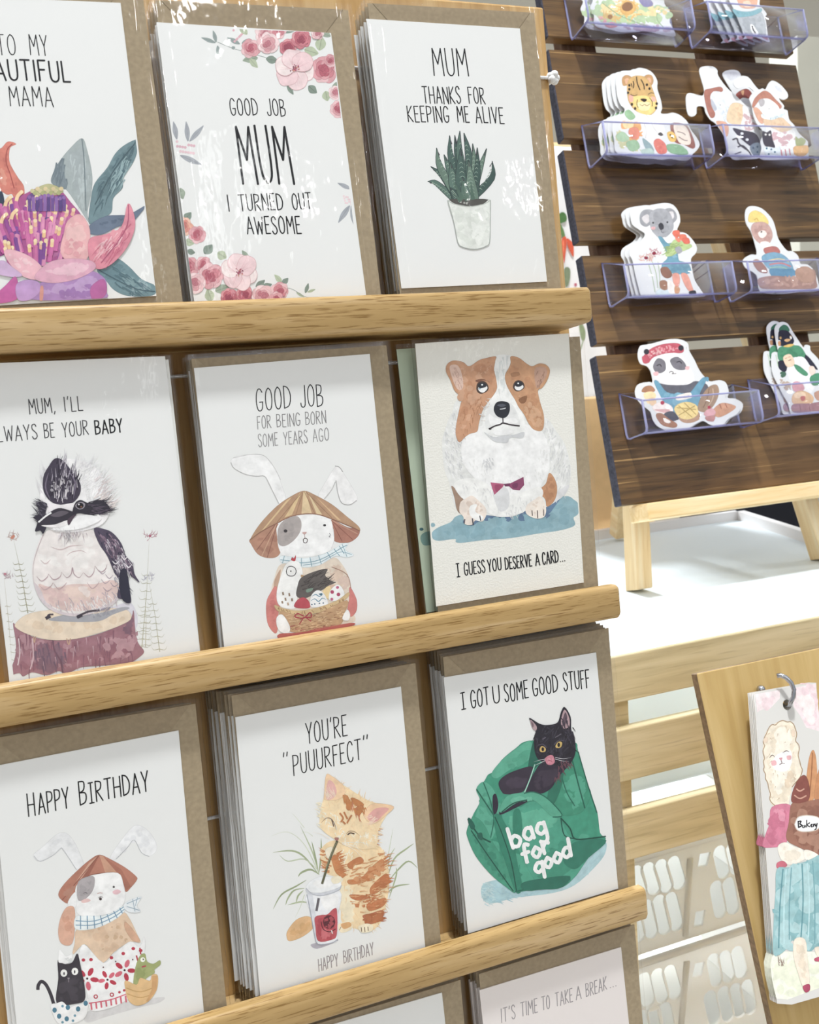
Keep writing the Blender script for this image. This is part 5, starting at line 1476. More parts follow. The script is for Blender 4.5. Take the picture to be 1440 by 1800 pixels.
card('second corgi card, its shade painted green, on the left behind the first', g2, [(697, 614), (960, 596), (1000, 1036), (750, 1077)], 1, art_shadedcorgi, stock=M_SHADED, seed=16, n=N_CARD + .010, right=.004, top=.003)
card('HAPPY BIRTHDAY greeting card with a hatted rabbit, a black cat and a crocodile', g3, [(-15, 1348), (314, 1284), (359, 1785), (35, 1862)], 2, art_eggbunny, seed=7, stack=2, step=.0022, right=.0115, top=.0155, sl_mat=M_SLEEVE2,
     backlabel='behind the rabbit, cat and crocodile card')
card('greeting card with a striped ginger kitten sipping a red drink', g3, [(413.5, 1261), (705, 1207), (748, 1668), (458, 1756)], 2, art_kitten, seed=8, stack=8, step=.0014, right=.0105, top=.0155,
     backlabel='behind the ginger kitten card')
card('greeting card with a black cat in a green shopping bag', g3, [(780, 1191), (1048, 1147), (1087, 1562), (823, 1641)], 2, art_bagcat, seed=9, stack=7, step=.0, dv=.0004, right=.0095, top=.0165,
     backlabel='behind the black cat in a green bag card')
card('blush greeting card saying it is time to take a break', g4, [(843, 1741), (1092, 1665), (1132, 2050), (885, 2140)], 3, art_break, stock=M_PINKP, seed=10, stack=4, step=.0004, right=.0105, top=.0155,
     backlabel='behind the take a break card')
card('mostly hidden greeting card below the ginger kitten card', g4, [(505, 1824), (777, 1745), (822, 2150), (552, 2240)], 3, None, seed=11, stack=1, right=.0115, top=.0145,
     backlabel='below the ginger kitten card')

# ------------------------------------------------------------------ crate with the white tray top
N_R = .770
Z_TRAY = -.229
def G(px, py, y):                # gravity frame: sight line meets the upright plane y
    d = RW @ Vector((px - W / 2, py - H / 2, F)); return EYE + d * (y / d.y)
def GZ(px, py, z):               # sight line meets the level z (from the eye)
    d = RW @ Vector((px - W / 2, py - H / 2, F)); return EYE + d * (z / d.z)
YS = .62
crate = empty('slatted_crate', T((.55, .80, ZT)))
tag(crate, 'limed wood slatted crate with a white tray top under the easel', 'crate')
C0 = T((-.55, -.80, -ZT))
zt = EYE.z + Z_TRAY
cor = GZ(1297, 914, Z_TRAY); dr = (GZ(1406, 950, Z_TRAY) - cor); dr = dr / dr.y
fr_x = cor.x + dr.x * (YS + .004 - cor.y)
top = [(.06, YS + .002), (fr_x, YS + .002), (cor.x, cor.y), (.06, cor.y)]
bm = bmesh.new(); slab(bm, top, zt - .008, zt); mesh('tray_top', bm, M_WHITE, parent=crate, M=C0)
bm = bmesh.new(); slab(bm, [(.06, cor.y), (cor.x, cor.y), (cor.x + .004, cor.y + .010), (.06, cor.y + .010)], zt - .01, zt + .013)
mesh('rim', bm, M_WRIM, parent=crate, M=C0)
bm = bmesh.new(); slab(bm, [(cor.x, cor.y), (fr_x + .03, YS + .12), (fr_x + .042, YS + .12), (cor.x + .012, cor.y)], zt - .01, zt + .013)
mesh('rim', bm, M_WRIM, parent=crate, M=C0)
slz = []
for (a, b) in (((1078, 1151.5), (1078, 1238)), ((1090, 1284), (1097, 1375)), ((1102, 1430), (1110, 1512))):
    z1 = G(a[0], a[1], YS).z; z0 = G(b[0], b[1], YS).z; slz.append((z0, z1))
slz += [(slz[-1][0] - .075, slz[-1][0] - .033), (slz[-1][0] - .150, slz[-1][0] - .108)]
slz[0] = (slz[0][0], zt - .0004)
for (z0, z1) in slz[:3]:
    bm = bmesh.new(); box(bm, (0, 0, 0), (.84, .010, z1 - z0), .0012)
    mesh('slat', bm, M_SLAT, parent=crate, M=C0 @ T((.48, YS + .005, (z0 + z1) / 2)))
for px in (.396, .905):
    bm = bmesh.new(); box(bm, (0, 0, 0), (.026, .022, zt - .009 - ZT), .001)
    mesh('post', bm, M_BATTEN if 0 else M_SLAT, parent=crate, M=C0 @ T((px, YS + .022, (zt - .009 + ZT) / 2)))
for px in (.09, .84):
    bm = bmesh.new(); box(bm, (0, 0, 0), (.026, .022, zt - .009 - ZT), .001)
    mesh('post', bm, M_SLAT, parent=crate, M=C0 @ T((px, cor.y - .02, (zt - .009 + ZT) / 2)))

# what shows between the slats: a white storage box with a rolled lid and a loose cord
BZ = G(1180, 1492, .668).z + .0042
bx = empty('storage_box', T((.60, .845, BZ)))
BH = zt - .058 - BZ
tag(bx, 'shiny white storage box behind the crate slats under the tray', 'box')
bm = bmesh.new(); box(bm, (0, 0, BH / 2), (.40, .16, BH), .012, seg=4); mesh('box_body', bm, M_WHITE, True, parent=bx)
bm = bmesh.new(); tube(bm, [(-.205, -.088, BH - .004), (.205, -.088, BH - .004)], .013, 14); mesh('lid_rim', bm, M_WHITE, True, parent=bx)
bm = bmesh.new(); tube(bm, [(-.17, -.102, BH - .03), (-.155, -.102, BH + .006), (-.06, -.102, BH - .012), (.06, -.102, BH - .020)], .0009, 6); mesh('cord', bm, M_CORD, True, parent=bx)

def basket(label, quad, slots, para, rib, yb):
    """plastic basket: perforated front traced from its slots, plain sides, back and floor, rolled rim"""
    p = [G(a, b, yb) for a, b in quad]
    x0, x1 = p[0].x, p[1].x; z1 = (p[0].z + p[1].z) / 2; z0 = (p[2].z + p[3].z) / 2
    root = empty('plastic_basket', T(((x0 + x1) / 2, yb, z0)))
    tag(root, label, 'basket', 'white baskets below the slats')
    R0 = root.matrix_world.inverted()
    cu = bpy.data.curves.new('basket_front', 'CURVE'); cu.dimensions = '2D'; cu.fill_mode = 'BOTH'; cu.extrude = .0011
    def add(pts):
        sp = cu.splines.new('POLY'); sp.points.add(len(pts) - 1); sp.use_cyclic_u = True
        for q, a in zip(sp.points, pts): q.co = (a[0], a[1], 0, 1)
    add([(x0, z0), (x1, z0), (x1, z1), (x0, z1)])
    lo = z0 + .002; hi = z1 - .003
    for (a, b, w) in slots:
        A = G(*a, yb); B = G(*b, yb)
        A = Vector((A.x, A.z)); B = Vector((B.x, B.z)); d = (B - A).normalized(); nr = Vector((-d.y, d.x)) * w
        pts = []
        for k in range(7):
            t = math.pi * k / 6; pts.append(A + nr * math.cos(t) - d * w * math.sin(t))
        for k in range(7):
            t = math.pi * k / 6; pts.append(B - nr * math.cos(t) + d * w * math.sin(t))
        add([(q.x, min(max(q.y, lo), hi)) for q in pts])
    for q in para: add([(v.x, v.z) for v in (G(a, b, yb) for a, b in q)])
    tmp = bpy.data.objects.new('tmp', cu); COL.objects.link(tmp)
    dg = bpy.context.evaluated_depsgraph_get()
    me = bpy.data.meshes.new_from_object(tmp.evaluated_get(dg)); bpy.data.objects.remove(tmp); bpy.data.curves.remove(cu)
    me.name = 'basket_front'; me.materials.clear(); me.materials.append(M_PLASTIC)
    link('basket_front', me, root, R0 @ T((0, yb, 0)) @ Matrix.Rotation(math.pi / 2, 4, 'X'))
    bm = bmesh.new(); D = .15
    zc, hh = (z0 + z1) / 2, z1 - z0
    box(bm, (x0, yb + D / 2, zc), (.002, D, hh)); box(bm, (x1, yb + D / 2, zc), (.002, D, hh))
    box(bm, ((x0 + x1) / 2, yb + D, zc), (x1 - x0, .002, hh)); box(bm, ((x0 + x1) / 2, yb + D / 2, z0 + .001), (x1 - x0, D, .002))
    mesh('basket_body', bm, M_PLASTIC, parent=root, M=R0)
    bm = bmesh.new(); tube(bm, [(x0, yb, z1), (x1, yb, z1), (x1, yb + D, z1), (x0, yb + D, z1), (x0, yb, z1)], .0035, 8)
    mesh('rim', bm, M_PLASTIC, True, parent=root, M=R0)
    bm = bmesh.new(); A = G(*rib[0], yb); B = G(*rib[1], yb)
    tube(bm, [(A.x, yb - .001, min(A.z, z1)), (B.x, yb - .001, max(B.z, z0))], .0032, 8); mesh('rib', bm, M_PLASTIC, True, parent=root, M=R0)
    return root
C8 = lambda x, y: (1060 + x * .3722, 1130 + y * .3722)
def sl(rows, w=.0075): return [(C8(a, b), C8(c, d), w) for a, b, c, d in rows]
YB = .668
basket('upper white plastic basket with slanted slots below the crate slats', [(1000, 1530), (1380, 1448), (1300, 1632), (1112, 1668)],
       sl([(95, 1090, 120, 1180), (155, 1085, 175, 1160), (212, 1070, 240, 1155), (272, 1055, 300, 1145), (332, 1040, 358, 1130), (548, 990, 568, 1078), (608, 970, 628, 1060),
           (145, 1270, 168, 1375), (203, 1245, 228, 1360), (262, 1222, 290, 1342), (318, 1210, 346, 1325), (532, 1155, 552, 1265), (590, 1140, 612, 1248)]),
       [[C8(455, 995), C8(507, 985), C8(490, 1050), C8(445, 1058)], [C8(435, 1268), C8(482, 1258), C8(468, 1332), C8(425, 1340)]], (C8(408, 1015), C8(385, 1380)), YB)
basket('lower white plastic basket with slanted slots under the upper one', [(1000, 1712), (1400, 1626), (1380, 1860), (1060, 1925)],
       sl([(125, 1605, 148, 1715), (190, 1588, 212, 1685), (255, 1568, 280, 1665), (312, 1553, 340, 1650), (517, 1498, 535, 1588), (572, 1483, 592, 1572), (630, 1463, 652, 1552),
           (180, 1760, 195, 1830), (240, 1745, 255, 1830), (290, 1728, 310, 1830), (503, 1672, 525, 1770), (567, 1652, 590, 1755), (622, 1637, 645, 1735), (677, 1620, 695, 1720)]),
       [[C8(432, 1512), C8(480, 1502), C8(462, 1570), C8(418, 1580)]], (C8(392, 1500), C8(362, 1840)), YB)

# ------------------------------------------------------------------ easel and the dark plank rack
easel = empty('table_easel', T((.66, .85, zt)))
tag(easel, 'small light pine easel standing on the white tray top', 'easel')
E0_ = easel.matrix_world.inverted()
ER = E0_ @ FR
led = on(FR, 1138, 887, -.752)
LV = led.y + .0015
def bar_bm(p, q, w, t):
    """square bar from p to q"""
    p, q = Vector(p), Vector(q); d = (q - p)
    M = Matrix.Translation((p + q) / 2) @ d.to_track_quat('Z', 'Y').to_matrix().to_4x4()
    bm = bmesh.new(); box(bm, (0, 0, 0), (w, t, d.length), .0012); return bm, M
bm = bmesh.new(); box(bm, (0, 0, 0), (.31, .0165, .034), .0015)
mesh('ledge', bm, M_EASEL, parent=easel, M=ER @ T((led.x + .155, LV - .00825, -.752 - .017)))
def leg(b, topx, name='leg', L=.50):
    """b: foot (world); the leg leans back with the board and in towards the apex"""
    f0 = FR.inverted() @ Vector(b)
    t0 = Vector((f0.x + topx * L, f0.y + L, f0.z))
    d = t0 - f0; ang = math.atan2(d.x, d.y)
    Mx = ER @ T(f0) @ Matrix.Rotation(-ang, 4, 'Z')
    bm = bmesh.new(); box(bm, (0, d.length / 2, 0), (.019, d.length, .022), .0012)
    a = math.radians(LEAN_R)
    for v in bm.verts:
        if v.co.y < .01: v.co.y += .0 + v.co.z * math.tan(a) + v.co.x * math.tan(ang)    # foot sawn level
    Wm = easel.matrix_world @ Mx; Wi = Wm.inverted()
    for v in bm.verts:
        w = Wm @ v.co
        if w.z < zt + .0003: w.z = zt + .0003; v.co = Wi @ w
    return mesh(name, bm, M_EASELV, parent=easel, M=Mx)
fl = GZ(1122, 1046, Z_TRAY); fr2 = GZ(1424, 985, Z_TRAY)
leg((fl.x + .0095, fl.y + .012, zt), .15); leg((fr2.x + .010, fl.y + .012, zt), -.15)
bk = GZ(1092, 949, Z_TRAY)
bm, Mx = bar_bm((bk.x - .003, bk.y, zt + .006), (bk.x - .02, fl.y + .155, zt + .46), .020, .020)
mesh('back_leg', bm, M_EASELV, parent=easel, M=E0_ @ Mx)
bm, Mx = bar_bm((fl.x + .02, fl.y + .045, zt + .085), (fr2.x - .01, fl.y + .045, zt + .085), .012, .016)
mesh('crossbar', bm, M_EASEL, parent=easel, M=E0_ @ Mx)

rack = empty('plank_rack', FR @ T((.68, LV, -N_R)))
tag(rack, 'dark stained plank rack with clear sticker holders leaning on the easel', 'display rack')
R_ = rack.matrix_world.inverted() @ FR
PLK = [((954, 0), (960, 64), True), ((966.7, 86), (986, 244), False), ((992.5, 263), (1013, 425), False), ((1026, 449), (1043.5, 605), False), ((1050, 625), (1087.5, 890), False)]
XR_ = .8215
for (a, b, cut) in PLK:
    A = on(FR, *a, -N_R); B = on(FR, *b, -N_R)
    y1 = A.y + (.04 if cut else 0); y0 = B.y; x0 = (A.x + B.x) / 2
    bm = bmesh.new(); box(bm, (0, 0, 0), (XR_ - x0, y1 - y0, .0125), .0012, seg=1)
    for f in bm.faces:
        if abs(f.normal.x) > .8 or (f.calc_center_median().x < -(XR_ - x0) / 2 + .0013 and f.normal.x < -.4): f.material_index = 1
    mesh('plank', bm, [M_PLANK, M_PLANKEND], parent=rack, M=R_ @ T(((x0 + XR_) / 2, (y0 + y1) / 2, -N_R - .00625)))
for (xa, xb) in ((1080, 1141), (1335, 1426)):
    a = on(FR, xa, 612, -N_R - .0126).x; b = on(FR, xb, 612, -N_R - .0126).x
    bm = bmesh.new(); box(bm, (0, 0, 0), (b - a, .60, .016), .001)
    mesh('batten', bm, M_BATTEN, parent=rack, M=R_ @ T(((a + b) / 2, LV + .31, -N_R - .0126 - .008)))

# clear sticker holders screwed to the planks
DEP = .037
def holder_bm(w, hb, hf, d, t=.0016, r=.006):
    """open pocket: back plate, bent floor, front lip, two sloping side walls; origin at the back left bottom corner"""
    bm = bmesh.new()
    def sh(pts_outer, thick_dir):
        vs = [bm.verts.new(p) for p in pts_outer]
        f = bm.faces.new(vs)
        ret = bmesh.ops.extrude_face_region(bm, geom=[f])
        nv = [g for g in ret['geom'] if isinstance(g, bmesh.types.BMVert)]
        for v in nv: v.co += Vector(thick_dir)
        allv = set(vs) | set(nv)
        fs = [g for g in bm.faces if all(v in allv for v in g.verts)]
        bmesh.ops.recalc_face_normals(bm, faces=fs)
        td = Vector(thick_dir).normalized()
        for g in fs:
            if abs(g.normal.dot(td)) < .7: g.material_index = 1
    # bent strip (front + floor + back) as one profile swept across
    prof = [(hb, 0), (0, 0)]
    arc = [(r * (1 - math.sin(a)), d - r + r * math.cos(a) - 0) for a in []]
    outer = [(hb, 0.0), (r, 0.0)] + [(r - r * math.sin(a), r - r * math.cos(a)) for a in (.52, 1.05, 1.57)] + \
            [(0, d - r)] + [(r - r * math.cos(a), d - r + r * math.sin(a)) for a in (.52, 1.05, 1.57)] + [(hf, d)]
    inner = [(hb, t), (r, t)] + [(r - (r - t) * math.sin(a), r - (r - t) * math.cos(a)) for a in (.52, 1.05, 1.57)] + \
            [(t, d - r)] + [(r - (r - t) * math.cos(a), d - r + (r - t) * math.sin(a)) for a in (.52, 1.05, 1.57)] + [(hf, d - t)]
    n = len(outer)
    A = [[bm.verts.new((x, p[0], p[1])) for p in outer] for x in (0, w)]
    B = [[bm.verts.new((x, p[0], p[1])) for p in inner] for x in (0, w)]
    for k in range(n - 1):
        for S in (A, B):
            f = bm.faces.new((S[0][k], S[1][k], S[1][k + 1], S[0][k + 1])); f.smooth = True
        for i in (0, 1):
            f = bm.faces.new((A[i][k], A[i][k + 1], B[i][k + 1], B[i][k])); f.material_index = 1
    for k in (0, n - 1):
        f = bm.faces.new((A[0][k], A[1][k], B[1][k], B[0][k])); f.material_index = 1
    # side walls
    side = [(hb, 0), (r, 0), (r * .3, r * .3), (0, r), (0, d - r), (r * .3, d - r * .3), (r, d), (hf, d)]
    sh([(0.0001, p[0], p[1]) for p in side], (t, 0, 0)); sh([(w - .0001, p[0], p[1]) for p in side], (-t, 0, 0))
    bmesh.ops.recalc_face_normals(bm, faces=bm.faces)
    for x in (t * .5, w - t * .5):                 # added tubes in the lavender edge colour paint the rims bright
        tube(bm, [(x, hf, d - t / 2), (x, r, d - t / 2), (x, r * .3, d - r * .3), (x, t / 2, d - r), (x, t / 2, r), (x, r * .3, r * .3), (x, r, t / 2), (x, hb, t / 2), (x, hf, d - t / 2)], .0011, 6, 1)
    tube(bm, [(0, hf, d - t / 2), (w, hf, d - t / 2)], .0009, 6, 1); tube(bm, [(0, t / 2, d - r), (w, t / 2, d - r)], .0010, 6, 1)
    for f in bm.faces:
        if abs(f.normal.y) > .75 and f.calc_center_median().y < .003: f.material_index = 2
    return bm
HOLD = [  # back-left bottom corner, front right bottom corner, front left top (photo points)
    ((1003, 73), (1233, 64)), ((1214, 88), (1424, 77)), ((1034, 298), (1263, 284)), ((1240, 299), None),
    ((1070, 542), (1296, 521)), ((1281, 533), None), ((1105, 773), (1329, 739)), ((1327, 744), None)]
HW = []
for a, b in HOLD:
    if b:
        A = on(FR, *a, -N_R); B = on(FR, *b, -N_R + DEP); HW.append(B.x - A.x)
hw = sum(HW) / len(HW)
HPOS = []
hm = None
for a, b in HOLD:
    A = on(FR, *a, -N_R); A.y -= .0010
    if a[0] == 1105: A.x -= .003
    HPOS.append(A)
    if hm is None:
        hm = mesh('sticker_holder', holder_bm(hw, .0475, .032, DEP), [M_ACRYL, M_ACREDGE, M_ACRFLOOR], parent=rack, M=R_ @ T((A.x, A.y, -N_R + .0006)))
    else:
        o = hm.copy(); COL.objects.link(o); o.matrix_local = R_ @ T((A.x, A.y, -N_R + .0006)) @ Matrix.Diagonal((1.075 if a[0] == 1105 else 1, 1, 1, 1))
print('holder width', hw, [round(h, 4) for h in HW])

# ------------------------------------------------------------------ things behind
tw = empty('tea_towel', T(G(1030, 250, 1.30)))
tag(tw, 'white tea towel printed with carrots hanging behind the plank rack', 'tea towel')
TW0 = tw.matrix_world.inverted()
A = G(962, 262, 1.30); B = G(1090, 712, 1.30)
bm = bmesh.new()
nx, nz = 16, 20; g = []
for j in range(nz + 1):
    g.append([bm.verts.new((A.x - .03 + (B.x + .03 - A.x) * i / nx, 1.30 + .002 * math.sin(i * 1.1 + j * .1), A.z + .004 + (B.z - A.z) * j / nz)) for i in range(nx + 1)])
for j in range(nz):
    for i in range(nx): bm.faces.new((g[j][i], g[j][i + 1], g[j + 1][i + 1], g[j + 1][i])).smooth = True
ob = mesh('cloth', bm, M_TOWEL, True, parent=tw, M=TW0)
sol = ob.modifiers.new('thickness', 'SOLIDIFY'); sol.thickness = .0015
bm = bmesh.new(); tube(bm, [(A.x - .05, 1.3125, A.z + .006), (B.x + .06, 1.3125, A.z + .006)], .0075, 12); 
ts = empty('towel_stand', T((A.x, 1.30, ZT)))
tag(ts, 'pale wooden towel stand with a round rod behind the plank rack', 'towel stand')
mesh('hanging_rod', bm, M_EASEL, True, parent=ts, M=ts.matrix_world.inverted())
for px_ in (A.x - .05, B.x + .06):
    bm = bmesh.new(); box(bm, (px_, 1.331, (A.z + .02 + ZT) / 2), (.022, .03, A.z + .02 - ZT), .001); mesh('post', bm, M_EASELV, parent=ts, M=ts.matrix_world.inverted())

MT = Matrix.Translation((EYE.x, 1.2965, EYE.z)) @ Matrix.Rotation(math.pi / 2, 4, 'X')
AT = Art(MT)
AT.run('''
@ 960 240 .17778
g 3f6d33 118,790 150,750 185,755 205,790 200,835 170,850 130,855
g 56793e 135,860 165,900 190,985 165,1000 140,930
g d8492b 150,1060 165,1000 195,990 205,1040 195,1140 180,1250 168,1200
g d8492b 205,1010 235,1020 268,1060 275,1130 272,1190 245,1150 215,1080
g e86a44 162,1040 178,1030 180,1120 172,1180
g 70805f 180,1310 215,1290 240,1320 238,1400 215,1480 190,1475 178,1400
g c2566b 280,1455 300,1450 305,1475 283,1480
@ 1000 540 .2333
g 7f9266 78,130 100,120 125,180 122,240 105,255 88,215
g 8fa07a 105,250 112,255 90,330 84,325
''')
AT.mesh('printed_pattern', ob, M_INK, MT)
def thing_box(name, label, cat, p0, p1, mat, bev=.002):
    c = [(a + b) / 2 for a, b in zip(p0, p1)]; s = [abs(a - b) for a, b in zip(p0, p1)]
    bm = bmesh.new(); box(bm, (0, 0, s[2] / 2), s, bev)
    return tag(mesh(name, bm, mat, M=T((c[0], c[1], min(p0[2], p1[2])))), label, cat)
a = G(1004, 703, 1.115); b = G(1120, 928, 1.115)
thing_box('cardboard_box', 'tan cardboard box behind the back rim of the white tray', 'box', (a.x - .02, 1.115, ZT), (b.x + .0, 1.20, a.z), M_TAN)
a = G(1290, 884, 1.25); b = G(1402, 925, 1.25)
thing_box('display_case', 'black display case standing behind the right rim of the tray', 'case', (a.x, 1.25, ZT), (b.x + .02, 1.40, a.z + .09), M_DARK)
a = G(1402, 62, 1.9)
thing_box('painted_post', 'pale grey painted post standing far behind the plank rack', 'post', (a.x, 1.9, 0.0), (a.x + .5, 2.0, a.z), M_GREYP)

# ------------------------------------------------------------------ bookmark board
NB = .60
bt = on(FB, 1241, 1181, -NB); bb = on(FB, 1318, 1688, -NB)
board = empty('hook_board', FB @ T((bt.x + .12, bt.y - .30, -NB)))
tag(board, 'birch plywood board with a steel hook leaning in front of the crate', 'board')
B0 = board.matrix_world.inverted() @ FB
xl = (bt.x + bb.x) / 2
hb_ = .42
bm = bmesh.new(); box(bm, (0, 0, 0), (.30, hb_, .008), .0006, seg=1)
for f in bm.faces:
    if abs(f.normal.z) < .5: f.material_index = 1
mesh('board_panel', bm, [M_PLY, M_PLYEDGE], parent=board, M=B0 @ T((xl + .15, bt.y - hb_ / 2, -NB - .004)))
NBM = NB - .020
hp = [(1337, 1238, NB - .0005), (1384, 1240, NBM + .006), (1384, 1240, NBM - .002), (1390, 1235, NBM - .006), (1395, 1225, NBM - .008), (1396, 1212, NBM - .009), (1391, 1200, NBM - .009), (1382, 1191, NBM - .008), (1373, 1187, NBM - .006), (1366, 1188, NBM - .004)]
pts = [FB @ on(FB, x, y, -nn) for x, y, nn in hp]
_h = on(FB, 1384, 1239.5, -NBM)
pts[0] = FB @ Vector((_h.x, _h.y, -NB + .0003)); pts[1] = FB @ Vector((_h.x, _h.y, -NBM - .008)); pts[2] = FB @ Vector((_h.x, _h.y, -NBM + .002))
q = []
for k in range(len(pts) - 1):
    for t in (0, .5): q.append(pts[k].lerp(pts[k + 1], t))
q.append(pts[-1])
bm = bmesh.new(); tube(bm, q, .0017, 10); mesh('hook', bm, M_STEEL, True, parent=board, M=board.matrix_world.inverted())
bm = bmesh.new(); p = on(FB, 1338, 1212, -NB + .003)
bmesh.ops.create_uvsphere(bm, u_segments=12, v_segments=8, radius=.0034, matrix=T(p)); mesh('pin', bm, M_STEEL, True, parent=board, M=B0)

# ------------------------------------------------------------------ die-cut stickers in the holders
def plate(name, outline, holes, thick, mat):
    """flat sheet with holes, front face at z = 0"""
    cu = bpy.data.curves.new(name, 'CURVE'); cu.dimensions = '2D'; cu.fill_mode = 'BOTH'; cu.extrude = thick / 2
    for pts in [outline] + holes:
        sp = cu.splines.new('POLY'); sp.points.add(len(pts) - 1); sp.use_cyclic_u = True
        for q, a in zip(sp.points, pts): q.co = (a[0], a[1], 0, 1)
    tmp = bpy.data.objects.new('tmp', cu); COL.objects.link(tmp)
    me = bpy.data.meshes.new_from_object(tmp.evaluated_get(bpy.context.evaluated_depsgraph_get()))
    bpy.data.objects.remove(tmp); bpy.data.curves.remove(cu)
    me.name = name; me.materials.clear(); me.materials.append(mat)
    for v in me.vertices: v.co.z -= thick / 2
    return me
def pts_of(t): return [tuple(float(v) for v in a.split(',')) for a in t.split()]
def sticker(label, group, org, outline, art, lift=0.0, copies=(), backlabels=()):
    ox, oy, sc = org
    px = [(ox + a * sc, oy + b * sc) for a, b in spline(pts_of(outline), True, 3)]
    back = max([c[2] for c in copies] + [0])
    n = n0 = .740
    while True:                       # stand it on the holder's floor, as near the front lip as the sight lines allow
        loc = [on(FR, x, y, -n) for x, y in px]
        lo = min(p.y for p in loc); cx = sum(p.x for p in loc) / len(loc)
        fl = min(HPOS, key=lambda h: abs(h.y - lo) + (0 if h.x - .01 < cx < h.x + hw + .02 else 1))
        if lo - fl.y > .0022 + lift or n + back > .7660: break
        n += .0004
    c = Vector((cx, lo, -n))
    M = FR @ T(c)
    me = plate('die_cut_sticker', [(p.x - c.x, p.y - c.y) for p in loc], [], .0006, M_STICK)
    root = tag(link('die_cut_sticker', me, M=M), label, 'sticker', group if copies else None)
    A = Art(M, ox, oy, sc); A.z = 1e-5
    A.run(art)
    kid = A.mesh('printed_artwork', root, M_INK)
    for (dx, dy, dn), bl in zip(copies, backlabels):
        r = root.copy(); COL.objects.link(r); r.matrix_world = M @ T((dx, dy, -dn)); r['label'] = bl
        if kid:
            k = kid.copy(); COL.objects.link(k); k.parent = r
    return root
Z9 = (930, 0, .22917); Z5 = (960, 340, .33333); Z1 = (1180, 0, .18056); ZP = (1230, 560, .2)
sticker('front cheetah sticker with flowers and a sign in the second row left holder', 'cheetah stickers', Z9,
 '690,562 720,542 790,541 840,520 900,530 950,560 985,620 985,680 1010,760 1022,830 1012,868 1060,872 1110,864 1170,890 1220,940 1240,990 1290,1060 1310,1110 1290,1150 1255,1185 1230,1225 1170,1232 1080,1218 1020,1226 940,1216 860,1216 780,1202 700,1190 660,1150 655,1080 640,1000 645,930 680,882 720,872 735,835 700,800 680,740 670,660 668,600', '''
f b98450 750,655 722,655 714,605 740,578 782,588 800,640
f b98450 880,600 905,574 942,580 955,620 940,655 900,660
g d39a74 735,610 760,600 770,630 745,645
g d39a74 905,600 930,598 938,630 915,640
f c99a55 755,640 790,590 840,580 890,592 930,640 955,700 976,760 985,800 970,850 930,882 880,875 820,850 776,800 756,740
g eec469 770,740 830,735 900,735 970,770 975,830 930,878 870,872 810,835
g f4dc9a 830,790 880,780 930,790 920,840 870,850 840,830
g e5a08a 765,735 795,730 800,775 775,780
g e5a08a 940,740 970,750 968,780 945,775
l 2f2422 8 800,625 805,650 800,675
l 2f2422 8 825,590 832,640 852,690
l 2f2422 8 860,610 880,650 885,685
l 2f2422 7 785,640 790,665
o 2f2422 9 11 770,685 905,650 925,680 770,655 760,712
o 2f2422 10 12 790,800 815,832 980,795 975,828
l 2f2422 5 780,725 805,735 830,728
l 2f2422 5 915,725 935,712 958,716
f 2f2422 855,762 880,756 905,765 885,782
l 2f2422 5 832,765 828,800 838,825
l 2f2422 5 925,750 945,780 945,815
l 7a4a3a 4 850,800 870,812 885,800 905,812 925,798
g f0f0ee 820,880 900,880 960,890 1010,900 1040,1000 1000,1080 900,1090 860,1000
l b9b4b0 4 900,880 930,920 960,985 1000,1030
l b9b4b0 4 880,940 900,1000 895,1060
f 8f4a3e 1095,945 1200,955 1240,1010 1275,1110 1255,1140 1190,1110 1120,1090 1090,1010
g ecd9c8 1110,960 1200,970 1240,1060 1230,1110 1150,1090
l 8a7068 7 1140,1010 1180,1020 1200,1035
l 8a7068 7 1150,1050 1190,1075 1215,1078
f e9b54a 1060,1020 1100,1010 1130,1050 1120,1085 1080,1080
o 4a3020 7 7 1085,1035 1100,1055
b e0795e 16 34 700,930 860,930 860,1100 720,1060
f e07a60 770,990 830,980 850,1040 810,1070 770,1040
f dc6a5c 960,1080 1000,1065 1050,1110 1055,1170 1000,1180 965,1130
b c8504a 6 18 970,1090 1040,1110 1040,1170 990,1170
g e9c98a 720,940 790,930 800,970 740,985
b 8fb58a 26 32 670,990 780,1050 860,1150 960,1180 700,1140
f 86b283 735,860 765,842 800,870 815,900 780,920 745,895
f 9cc096 670,1040 720,1010 770,1060 740,1085 690,1080
f 8cb489 750,1090 820,1075 850,1130 800,1160 760,1140
f 79a97e 1060,1110 1150,1110 1210,1150 1215,1185 1130,1185 1070,1160
g 7f9aa0 870,1060 930,1100 960,1160 900,1150
g a9c2b8 860,1150 940,1140 960,1190 880,1190
f 4a4446 990,1030 1010,1015 1030,1035 1010,1042
''', copies=((-.0034, .0006, .0035), (-.0068, .0010, .007), (-.0100, .0002, .0105)),
 backlabels=('second cheetah sticker in the second row left holder', 'third cheetah sticker in the second row left holder', 'rearmost cheetah sticker in the second row left holder'))
